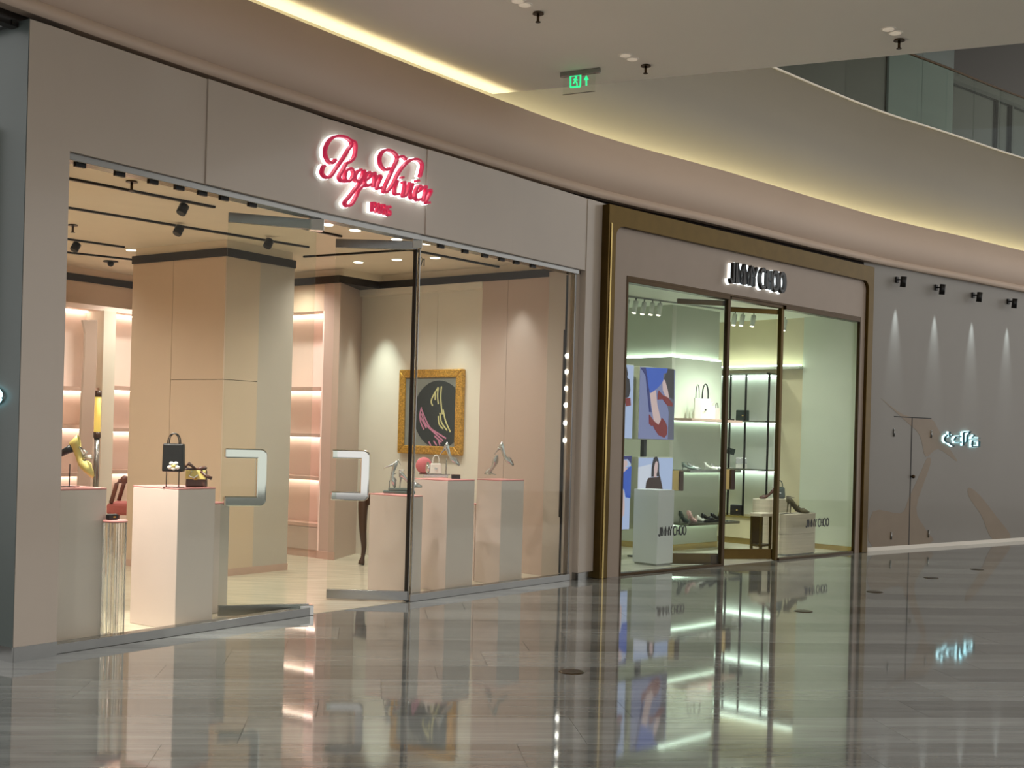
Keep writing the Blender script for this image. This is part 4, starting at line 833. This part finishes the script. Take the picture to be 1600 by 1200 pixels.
# block with shelves
bl = thing('wall_block', JF.w(3.6, 2.5, 0), kind='structure'); bl['label'] = 'pale wall block carrying shoe shelves beside the open bronze doors'; bl['category'] = 'wall'
b0, b1, bt = 2.98, 4.22, 1.60
MB(JF).box(b0, b1, bt, 3.9, 0.0, 2.80).build('lower_block', 'jc_block', bl)
MB(JF).box(b0 + 0.06, b1, bt + 0.06, 3.9, 2.80, JC_).build('upper_block', 'jc_block', bl)
for nm, bx in (('led_strip', (b0 + 0.01, b1 - 0.02, bt + 0.005, bt + 0.035)), ('led_strip', (b0 + 0.005, b0 + 0.035, bt + 0.04, 3.88))): MB(JF).box(*bx, 2.80, 2.825).build(nm, 'led_cool', bl)
MB(JF).box(b0 - 0.006, b1, bt - 0.006, 3.9, 0.0, 0.09).build('skirting', 'gold_light', bl)
bsu = thing('wall_shelves', JF.w(3.6, 1.4, 0.36), 'three wall shelves on the pale block carrying bags and shoes', 'shelves')
sh_z = {}
for z in (0.42, 1.18, 1.92):
    sh = MB(JF).box(b0 + 0.02, b1 + 0.05, bt - 0.36, bt, z - 0.035, z).build('shelf', 'shelf_edge' if z > 1.9 else 'steel', bsu)
    MB(JF).box(b0 + 0.04, b1, bt - 0.03, bt - 0.012, z - 0.045, z - 0.036).build('led_strip', 'led_cool', sh)
# display shelving on the side wall
jsu = thing('display_shelving', JS.w(-1.9, -0.3, 0), 'bright backlit shelving with thin black posts seen through the open bronze doors', 'shelf unit')
x0, x1 = -2.66, -1.40
MB(JS).box(x0, x1, 0.02, 0.055, 0.44, 2.70).build('back_panel', 'white_wall', jsu)
MB(JS).box(x0, x1, -0.46, 0.05, 0.10, 0.42).build('base_cabinet', 'sand', jsu); MB(JS).box(x0, x1, -0.42, 0.05, 0.004, 0.10).build('plinth', 'gold_light', jsu)
MB(JS).box(x0, x1, -0.48, 0.05, 0.42, 0.445).build('shelf', 'gold_light', jsu)
for z in (1.18, 1.94, 2.69):
    sh = MB(JS).box(x0, x1, -0.36, 0.02, z - 0.025, z).build('shelf', 'steel', jsu); MB(JS).box(x0 + 0.02, x1 - 0.02, -0.05, 0.0, z - 0.036, z - 0.026).build('led_strip', 'led_cool', sh)
for x in (1141, 1165, 1201):
    s_ = JS.pl(x, 650, -0.30)[0]; MB(JS).box(s_ - 0.012, s_ + 0.012, -0.32, -0.296, 0.445, 2.69).build('post', 'black_metal', jsu)

# display screens
mat('screen_pole', (46, 52, 52), 0.35, 0.5)
pl_ = thing('screen_pole', JF.w(1.83, 1.20, 0.004), 'dark pole carrying the two nearer display screens', 'pole')
sp_ = JF.pl(1010, 700, 1.2)[0]; MB(JF).box(sp_ - 0.03, sp_ + 0.03, 1.22, 1.28, 0.02, 2.5).build('shaft', 'screen_pole', pl_); MB(JF).box(sp_ - 0.1, sp_ + 0.1, 1.23, 1.4, 0.004, 0.02).build('base', 'screen_pole', pl_)
def screen(sa, sb, z0, z1, label, bgm):
    o = thing('display_screen', JF.w((sa + sb) / 2, 1.10, z0), label, 'screen'); MB(JF).box(sa, sb, 1.10, 1.22, z0, z1).build('housing', 'screen_side', o, bevel=0.004)
    MB(JF).box(sa + 0.01, sb - 0.01, 1.094, 1.10, z0 + 0.01, z1 - 0.01).build('screen_face', bgm, o); return o
def pic(o, fn, polys, ds=0.0):
    for i, (mt, pts) in enumerate(polys):
        MB(JF).xz([JF.pl(*fn(c), 1.093 - 0.0015 * i) for c in pts], 1.0925 - 0.0015 * i, 1.094).build('picture_shape', mt, o)
f1 = lambda c: (940 + c[0] / 6.667, 560 + c[1] / 6.667); f2 = lambda c: (960 + c[0] / 12, 690 + c[1] / 12)
sA, zA1 = JF.pl(999.5, 572, 1.1); sB, zB1 = JF.pl(1052.5, 688, 1.1)
o1 = screen(sA, sB, zB1, zA1, 'upper display screen picturing red shoes and a blue skirt', 'px_lav')
pic(o1, f1, [('px_slate', [(640,105),(755,112),(752,840),(690,842),(700,560),(650,300)]), ('px_dark', [(690,106),(756,114),(752,430),(700,400),(655,205)]), ('px_skin', [(635,225),(660,225),(690,330),(705,420),(680,430),(640,330)]), ('px_skin', [(505,340),(565,330),(580,480),(618,640),(598,695),(545,650),(520,480)]), ('px_navy', [(412,98),(470,92),(500,370),(520,560),(500,560),(480,360),(462,180)]),
   ('px_blue', [(460,92),(690,104),(680,150),(645,160),(640,240),(600,290),(560,330),(510,362),(490,300),(475,180)]), ('px_red', [(600,335),(640,385),(690,405),(742,470),(738,502),(690,492),(640,425),(588,430),(590,370)]), ('px_red', [(500,585),(545,650),(595,695),(632,620),(665,660),(686,720),(682,790),(655,826),(600,800),(560,740),(535,690),(525,705),(500,680)])])
o2 = screen(JF.pl(992, 712, 1.1)[0] + 0.07, sB, 0.40, JF.pl(1020, 714, 1.1)[1], 'lower display screen picturing a dark haired person in black', 'px_pale')
pic(o2, f2, [('px_white', [(450,480),(690,420),(690,890),(440,890)]), ('px_hair', [(770,285),(800,285),(825,340),(840,430),(838,560),(850,650),(690,660),(700,520),(715,400),(740,310)]), ('px_skin', [(790,365),(812,390),(815,470),(805,570),(790,610),(795,670),(740,675),(745,590),(745,480),(765,400)]), ('px_brown', [(640,680),(730,672),(800,672),(855,645),(880,760),(905,890),(585,890),(600,760)])])
sC = JF.pl(990, 600, 1.1)[0]
o3 = screen(sC - 0.77, sC, zB1, zA1 + 0.01, 'upper display screen beside the taupe jamb picturing a person with a red bag', 'px_pale')
pic(o3, f1, [('px_skin', [(235,95),(260,95),(268,200),(240,240),(228,160)]), ('px_hair', [(240,75),(262,90),(275,160),(268,200),(290,220),(300,330),(285,400),(255,415),(225,390),(235,260),(255,200),(258,120)]), ('px_red', [(245,415),(300,410),(305,490),(255,500)]), ('px_skin', [(225,400),(245,415),(240,500),(222,480)])])
f3 = lambda c: (940 + c[0] / 6.667, 720 + c[1] / 6.667)
o4 = screen(sC - 0.78, sC - 0.01, 0.40, JF.pl(985, 712, 1.1)[1], 'lower display screen beside the taupe jamb picturing a blue dress', 'px_pale')
pic(o4, f2, [('px_navy', [(140,265),(325,268),(315,420),(250,330),(140,340)]), ('px_skin', [(140,345),(235,355),(250,430),(190,500),(265,490),(150,600)])]); pic(o4, f3, [('px_blue', [(212,125),(250,75),(312,55),(305,240),(300,390),(250,380),(235,300),(212,280)]), ('px_skin', [(205,300),(232,310),(240,470),(235,560),(205,600)])])
# white plinth
_, jz = JF.pl(1028, 766, 0.38); s_c, _ = JF.pl(1028, 800, 0.38); s_r, _ = JF.pl(1050, 800, 0.38); td, _ = JF.pt(990, 800, s_c)
wp = thing('white_plinth', JF.w(s_c, 0.38, 0.004), 'plain white square plinth in front of the display screens', 'pedestal')
MB(JF).box(s_c, s_r + 0.04, 0.38, td, 0.03, jz).build('body', 'white_plinth', wp, bevel=0.004); MB(JF).box(s_c + 0.02, s_r + 0.02, 0.40, td - 0.02, 0.004, 0.03).build('recess', 'steel', wp)
# stone podiums
def podium(fr, sa, sb, ta, tb, z, label, r=0.16):
    o = thing('stone_podium', fr.w((sa + sb) / 2, ta, 0.004), label, 'podium'); n_ = 6
    pts = []
    for cx, cy, a0 in ((sb - r, ta + r, -90), (sb - r, tb - r, 0), (sa + r, tb - r, 90), (sa + r, ta + r, 180)):
        pts += [(cx + r * math.cos(math.radians(a0 + 90 * i / n_)), cy + r * math.sin(math.radians(a0 + 90 * i / n_))) for i in range(n_ + 1)]
    zs = [0.03, z * 0.52, z]
    for k in range(2): MB(fr).prism(pts, zs[k] + (0.003 if k else 0), zs[k + 1]).build('stone_course', 'travertine', o, bevel=0.012)
    MB(fr).prism([((x - (sa + sb) / 2) * 0.96 + (sa + sb) / 2, (y - (ta + tb) / 2) * 0.96 + (ta + tb) / 2) for x, y in pts], 0.004, 0.03).build('recess', 'steel', o); return o
pa, pz = JF.pl(1230, 804, 0.18); pb, _ = JF.pl(1281, 804, 0.18); pd_, _ = JF.pt(1212, 804, pa)
podium(JF, pa, pb, 0.18, max(0.45, pd_), pz, 'low rounded travertine podium carrying the olive slingback pump')
qa, qz = JF.pl(1197, 781, 0.80); qb, _ = JF.pl(1243, 781, 0.80); qd_, _ = JF.pt(1178, 781, qa)
podium(JF, qa, qb, 0.80, max(1.1, qd_), qz, 'taller rounded travertine podium carrying the green bag')
na, _ = JF.pl(1194, 830, 0.45); ni = thing('bronze_table', JF.w(na, 0.5, 0.004), 'bronze framed side table tucked between the travertine podiums', 'table'); nb = JF.pl(1212, 830, 0.45)[0]
MB(JF).box(na, nb, 0.50, 0.70, pz - 0.05, pz).build('table_top', 'travertine', ni, bevel=0.01)
for x in (na + 0.01, nb - 0.04):
    for y in (0.51, 0.66): MB(JF).box(x, x + 0.03, y, y + 0.03, 0.004, pz - 0.05).build('leg', 'bronze', ni)
MB(JF).box(na + 0.01, nb - 0.01, 0.52, 0.68, 0.12, 0.15).build('lower_shelf', 'bronze', ni); MB(JF).box(na + 0.04, nb - 0.04, 0.67, 0.685, 0.15, pz - 0.05).build('back_plate', 'bronze', ni)

# goods in the second shop
def jset(px, py, off): s_, z_ = JF.pl(px, py, off); return Vector(JF.w(s_, off, z_))
tS = bt - 0.18
def shelf_pt(px, z, off=tS):            # column px, on the block shelf of height z
    y_ = 700
    for _ in range(4):
        s_, zz_ = JF.pl(px, y_, off); y_ += (zz_ - z) * 110
    return Vector(JF.w(JF.pl(px, y_, off)[0], off, z))
cr = JF.ang - math.radians(45)
v = shelf_pt(1089, 1.92); bag(TF4(v, cr), 0.09, 0.12, 0.30, 'white_leather', 'white paper shopping bag with black edge on the top block shelf', handle=0.2, taper=1.0, hmat='black_leather', name='shopping_bag', bev=0.002)
v = shelf_pt(1101, 1.92); bag(TF4(v, cr), 0.16, 0.09, 0.30, 'white_leather', 'larger white shopping bag with tall black handles on the top block shelf', handle=0.22, taper=1.0, hmat='black_leather', clasp='sign_black', handles=2, name='shopping_bag', bev=0.002)
v = shelf_pt(1113, 1.92); bag(TF4(v, cr), 0.07, 0.06, 0.2, 'white_leather', 'narrow white gift bag beside the larger shopping bag', handle=0.06, taper=1.0, name='gift_bag', bev=0.002)
v = shelf_pt(1119.5, 1.92); bag(TF4(v, cr), 0.065, 0.06, 0.17, 'pink_leather', 'small pale pink gift bag at the end of the top block shelf', handle=0.08, taper=1.0, hmat='black_leather', name='gift_bag', bev=0.002)
for px, mt, hh, lab in ((1076, 'green_silver', 0.05, 'grey flat sandal on the middle block shelf'), (1084, 'silver_leather', 0.05, 'silver flat sandal on the middle block shelf'), (1110, 'white_leather', 0.05, 'white sandal at the end of the middle block shelf'), (1120, 'silver_leather', 0.03, 'silver slide at the end of the middle block shelf')):
    v = shelf_pt(px, 1.18, tS - 0.05); pump(TF4(v, 0.1), mt, lab, hh, strap=True, name='sandal', sc=0.85)
for px, mt, hh, lab in ((1068, 'green_leather', 0.1, 'dark green pump on the bottom block shelf'), (1081, 'pink_leather', 0.1, 'pale pink pump on the bottom block shelf'), (1094, 'white_leather', 0.03, 'white flat on the bottom block shelf')):
    v = shelf_pt(px, 0.42, tS - 0.02); pump(TF4(v, 0.9), mt, lab, hh, name='shelf_pump', sc=1.0)
for px, lab in ((1106, 'chunky black shoe on the bottom block shelf'), (1120, 'chunky black shoe at the end of the bottom block shelf')):
    v = shelf_pt(px, 0.42, tS - 0.05); q_ = pump(TF4(v + Vector((0, 0, 0.02)), 0.5), 'black_leather', lab, 0.035, name='chunky_shoe', sc=0.95); MB(TF4(v, 0.5)).box(-0.11, 0.12, -0.035, 0.035, 0.0, 0.024).build('sole', 'black_leather', q_, bevel=0.01)
def jspt(px, z, off=-0.2):
    y_ = 700
    for _ in range(4):
        s_, zz_ = JS.pl(px, y_, off); y_ += (zz_ - z) * 100
    return Vector(JS.w(JS.pl(px, y_, off)[0], off, z))
v = jspt(1160, 1.94); bag(TF4(v, JS.ang + 0.6), 0.21, 0.08, 0.17, 'green_leather', 'boxy dark green bag on the upper backlit shelf', handle=0, flap='green_leather', clasp='gold_light', taper=0.97)
v = jspt(1140, 1.945); o = thing('flat_clutch', v, 'flat dark clutch lying on the upper backlit shelf', 'bag'); MB(TF4(v, JS.ang)).box(-0.1, 0.06, -0.05, 0.05, 0.0, 0.022).build('body', 'black_leather', o, bevel=0.006); MB(TF4(v, JS.ang)).box(-0.01, 0.01, -0.056, -0.05, 0.006, 0.016).build('clasp', 'gold_light', o)
v = jspt(1158, 1.18); bag(TF4(v, JS.ang + 0.6), 0.18, 0.09, 0.17, 'white_leather', 'white textured bag on the middle backlit shelf', handle=0, flap='silver_leather', taper=0.95)
v = jspt(1140, 1.18); o = thing('price_card', v, 'tilted dark green wallet on a white easel on the middle backlit shelf', 'wallet'); K = TF4(v, JS.ang + 0.6)
MB(K @ Matrix.Translation((0, 0, 0.22)) @ Matrix.Rotation(0.25, 4, 'Y')).box(-0.065, 0.065, -0.012, 0.012, 0.0, 0.10).build('wallet', 'green_leather', o, bevel=0.004); MB(K).tube([(0.0, 0.02, 0.0), (0.0, 0.02, 0.26)], 0.008, 8).build('easel_rod', 'white_leather', o); MB(K).box(-0.05, 0.05, -0.03, 0.05, 0.0, 0.012).build('easel_base', 'white_leather', o)
v = jspt(1151, 0.446, -0.3); q_ = bag(TF4(v, JS.ang + 0.6), 0.21, 0.08, 0.16, 'black_leather', 'black shoulder bag with long chain on the backlit cabinet top', handle=0, flap='black_leather', clasp='gold_light', taper=0.97)
zq = qz; c = jset(1216, 779, 1.1); v = Vector(JF.w(JF.pl(1217, 779, 0.95)[0], 0.95, zq)); bag(TF4(v, cr + 0.1), 0.19, 0.10, 0.18, 'green_leather', 'dark green top handle bag on the taller travertine podium', handle=0.1, taper=0.86, clasp='silver_leather', hr=0.008, bev=0.03)
v = Vector(JF.w(JF.pl(1199, 779, 0.93)[0], 0.93, zq)); pump(TF4(v, math.pi + 0.1), 'brown_leather', 'brown slingback pump beside the green bag', 0.10, strap=True, name='slingback_pump', sc=0.95)
v = Vector(JF.w(JF.pl(1248, 801, 0.28)[0], 0.28, pz)); pump(TF4(v, -0.1), 'olive_suede', 'olive slingback pump standing on the low travertine podium', 0.12, strap=True, name='slingback_pump', sc=1.15)
v = Vector(JF.w(JF.pl(1242, 801, 0.38)[0], 0.38, pz)); pump(TF4(v, 0.2), 'olive_suede', 'olive slingback pump set behind its twin on the low podium', 0.13, strap=True, name='slingback_pump', sc=1.15)

# track lights in the second shop
def jcp(x, y): g = G(x, y, JC_); return Vector((g[0], g[1], JC_))
for a_, b_, lab in (((972, 461), (1130, 482), 'thin grey ceiling track over the display screens'), ((1140, 484), (1192, 488), 'short grey ceiling track over the open bronze doors')):
    a, b = jcp(*a_), jcp(*b_); f_ = frAB(a, b); o = MB(f_).box(0, dist(a, b), -0.015, 0.015, JC_ - 0.02, JC_).build('ceiling_track', 'steel'); T(o, lab, 'light track')
jsp = None
for x, y in ((981, 462), (994, 464), (1007, 466), (1020, 467), (1032, 468), (1149, 485), (1161, 486), (1178, 487), (1227, 494)):
    c = jcp(x, y)
    if jsp is None:
        jsp = thing('white_spotlight', (c.x, c.y, JC_ - 0.02), 'white cylinder spotlight hanging from the ceiling of the bronze framed shop', 'spotlight', 'white spotlights of the bronze framed shop'); K = TF4((c.x, c.y, JC_ - 0.02), JF.ang)
        MB(K).lathe([(0.01, -0.05), (0.01, 0.0)], n=8).build('stem', 'steel', jsp); MB(K @ Matrix.Translation((0, 0, -0.04)) @ Matrix.Rotation(0.25, 4, 'Y')).lathe([(0.035, -0.17), (0.035, 0.0)], n=14).build('barrel', 'white_wall', jsp); MB(K @ Matrix.Translation((0, 0, -0.04)) @ Matrix.Rotation(0.25, 4, 'Y')).lathe([(0.028, -0.173), (0.028, -0.1701)], n=14).build('lens', 'downlight_lens', jsp)
    else: copy_tree(jsp).location = (c.x, c.y, JC_ - 0.02)
COOL = (0.95, 1.0, 0.90)
for s_, t_, p_ in ((0.8, 0.8, 26), (2.2, 0.9, 30), (1.6, 2.8, 26), (3.6, 0.8, 26), (4.6, 0.8, 10), (4.7, 2.0, 24), (4.75, 3.0, 20)):
    c = JF.w(s_, t_, JC_ - 0.06); spot('bronze_shop_lamp', c, (c[0], c[1], 0), p_ * 2.3, COOL, 145, 0.9, 0.06)

# ================================================================== hoarding wall on the right
hw = thing('wall_hoarding', WF.w(1, 0, 0), kind='structure'); hw['label'] = 'grey hoarding wall with tan wave graphics and four wall spotlights'; hw['category'] = 'wall'
W0 = WF.pl(1363, 600, 0.0)[0]
MB(WF).box(W0 - 0.3, WL + 3.5, 0.0, 0.2, 0.0, H_TOP + 0.1).build('board', 'hoarding', hw)
MB(WF).box(W0 - 0.02, WL + 3.5, -0.008, 0.0, 0.0, 0.06).build('skirting', 'ceiling_paint', hw)
f7 = lambda c: WF.pl(1340 + c[0] / 4.138, 600 + c[1] / 4.138, -0.001)
for pts in ([(150,90),(300,200),(470,225),(520,290),(610,440),(640,500),(520,420),(440,470),(400,330),(300,230)], [(100,825),(280,835),(330,740),(400,590),(450,480),(470,520),(380,800),(440,940),(470,1028),(100,1058)], [(720,670),(790,720),(900,860),(990,990),(870,1000),(800,850),(720,730)]):
    MB(WF).xz([f7(c) for c in crom(pts, 4, True)], -0.002, 0.0).build('wave_graphic', 'hoarding_tan', hw)
dr = thing('door_5', WF.w(f7((345, 800))[0], -0.005, 0), kind='structure'); dr['label'] = 'flush double door in the hoarding with thin dark seams'; dr['category'] = 'door'
x0, x1, x2, zt_ = f7((225, 600))[0], f7((342, 600))[0], f7((466, 600))[0], f7((345, 216))[1]
m = MB(WF); m.box(x1 - 0.012, x1 + 0.012, -0.004, 0.0, 0.0, zt_); m.build('centre_seam', 'dark_gap', dr); MB(WF).box(x0, x2, -0.004, 0.0, zt_ - 0.008, zt_ + 0.008).build('head_seam', 'dark_gap', dr)
for x in (x0, x2):
    for z in (zt_ - 0.25, 0.22): MB(WF).tube([(x, -0.012, z - 0.06), (x, -0.012, z + 0.06)], 0.012, 8).build('hinge', 'steel', dr)
kz = f7((350, 598)); MB(WF).sphere((kz[0], -0.03, kz[1]), 0.03, 12).build('knob', 'dark_bronze', dr)
ws = thing('character_sign', WF.w(f7((560, 360))[0], -0.02, f7((560, 360))[1]), 'white glowing character sign on the hoarding wall', 'sign')
fs = lambda c: WF.pl(1450 + c[0] / 16, 655 + c[1] / 16, -0.02)
for sts in ([[(490,310),(480,430)], [(430,395),(370,450),(365,530),(400,570),(480,590),(520,630),(590,670)], [(480,430),(570,400)]], [[(600,520),(640,440),(770,430)], [(620,570),(780,575)]], [[(835,330),(835,660)], [(850,330),(1010,312),(930,400),(920,560),(870,590)]], [[(1110,400),(1040,470),(1240,470)], [(1060,540),(1050,680),(1230,680),(1230,550),(1060,540)]]):
    m = MB(WF); h_ = MB(WF)
    for st in sts:
        pts = [fs(c) for c in st]; h_.ribbon(pts, 0.030, -0.03, -0.01); m.ribbon(pts, 0.018, -0.075, -0.05)
    ch_ = m.build('character', 'sign_teal', ws); h_.build('halo', 'neon_cyan', ch_)
wsp = None
for i, (x, y) in enumerate(((1404, 437), (1465, 449), (1523, 461), (1578, 471))):
    s_, z_ = WF.pl(x, y, -0.04); loc = WF.w(s_, 0, z_)
    if wsp is None:
        wsp = thing('wall_spotlight', loc, 'small black wall spotlight nearest the bronze frame', 'spotlight', 'wall spotlights on the hoarding'); K = WF.M.copy(); K.translation = Vector(loc)
        MB(K).box(-0.035, 0.035, -0.03, 0.0, -0.045, 0.045).build('mount', 'black_metal', wsp, bevel=0.004); MB(K).tube([(0, -0.03, 0), (0, -0.1, -0.005)], 0.012, 8).build('arm', 'black_metal', wsp)
        MB(K @ Matrix.Translation((0, -0.13, 0.01)) @ Matrix.Rotation(0.12, 4, 'X')).lathe([(0.045, -0.13), (0.045, 0.03)], n=18).build('head', 'black_metal', wsp)
    else:
        c = copy_tree(wsp); c.location = loc; c['label'] = ('', 'second small black wall spotlight from the bronze frame', 'third small black wall spotlight from the bronze frame', 'fourth small black wall spotlight from the bronze frame')[i]
    spot('wall_beam', WF.w(s_, -0.09, z_ - 0.135), WF.w(s_, 0.0, z_ - 1.5), 100, (0.78, 0.94, 1.0), 25, 1.0, 0.01)
# floor covers
fd = None
for x, y, lab in ((893, 1050, 'round metal floor cover in the open mall floor before the right window'), (1255, 955, 'round metal floor cover before the stone podiums'), (1367, 925, 'round metal floor cover before the hoarding edge'), (1455, 903, 'round metal floor cover before the hoarding door'), (1527, 890, 'round metal floor cover before the glowing character sign')):
    g = G(x, y); loc = (g[0], g[1], 0.0)
    if fd is None:
        fd = thing('floor_cover', loc, lab, 'floor cover', 'round metal covers in the mall floor'); K = Matrix.Translation(loc)
        MB(K).lathe([(0.09, 0.0), (0.088, 0.004), (0.07, 0.005)], n=28).build('ring', 'dark_bronze', fd); MB(K).lathe([(0.066, 0.0), (0.066, 0.0035)], n=24).build('lid', 'steel', fd); MB(K).box(-0.025, 0.025, -0.008, 0.008, 0.0035, 0.0055).build('latch', 'black_metal', fd)
    else: c = copy_tree(fd); c.location = loc; c['label'] = lab

for a_, b_, pw in (((3.3, 0.45, 3.45), (3.5, 1.6, 0.7), 190), ((3.9, 0.45, 3.45), (4.0, 1.6, 0.7), 150), ((0.95, 0.3, 3.4), (1.2, 0.5, 0.6), 60)):
    spot('bronze_shop_fill', JF.w(a_[0], a_[1], a_[2]), JF.w(b_[0], b_[1], b_[2]), pw, (0.9, 1.0, 0.95), 75, 0.8, 0.04)  # added fill spots brightening the shelf block and plinth, no fixtures of their own
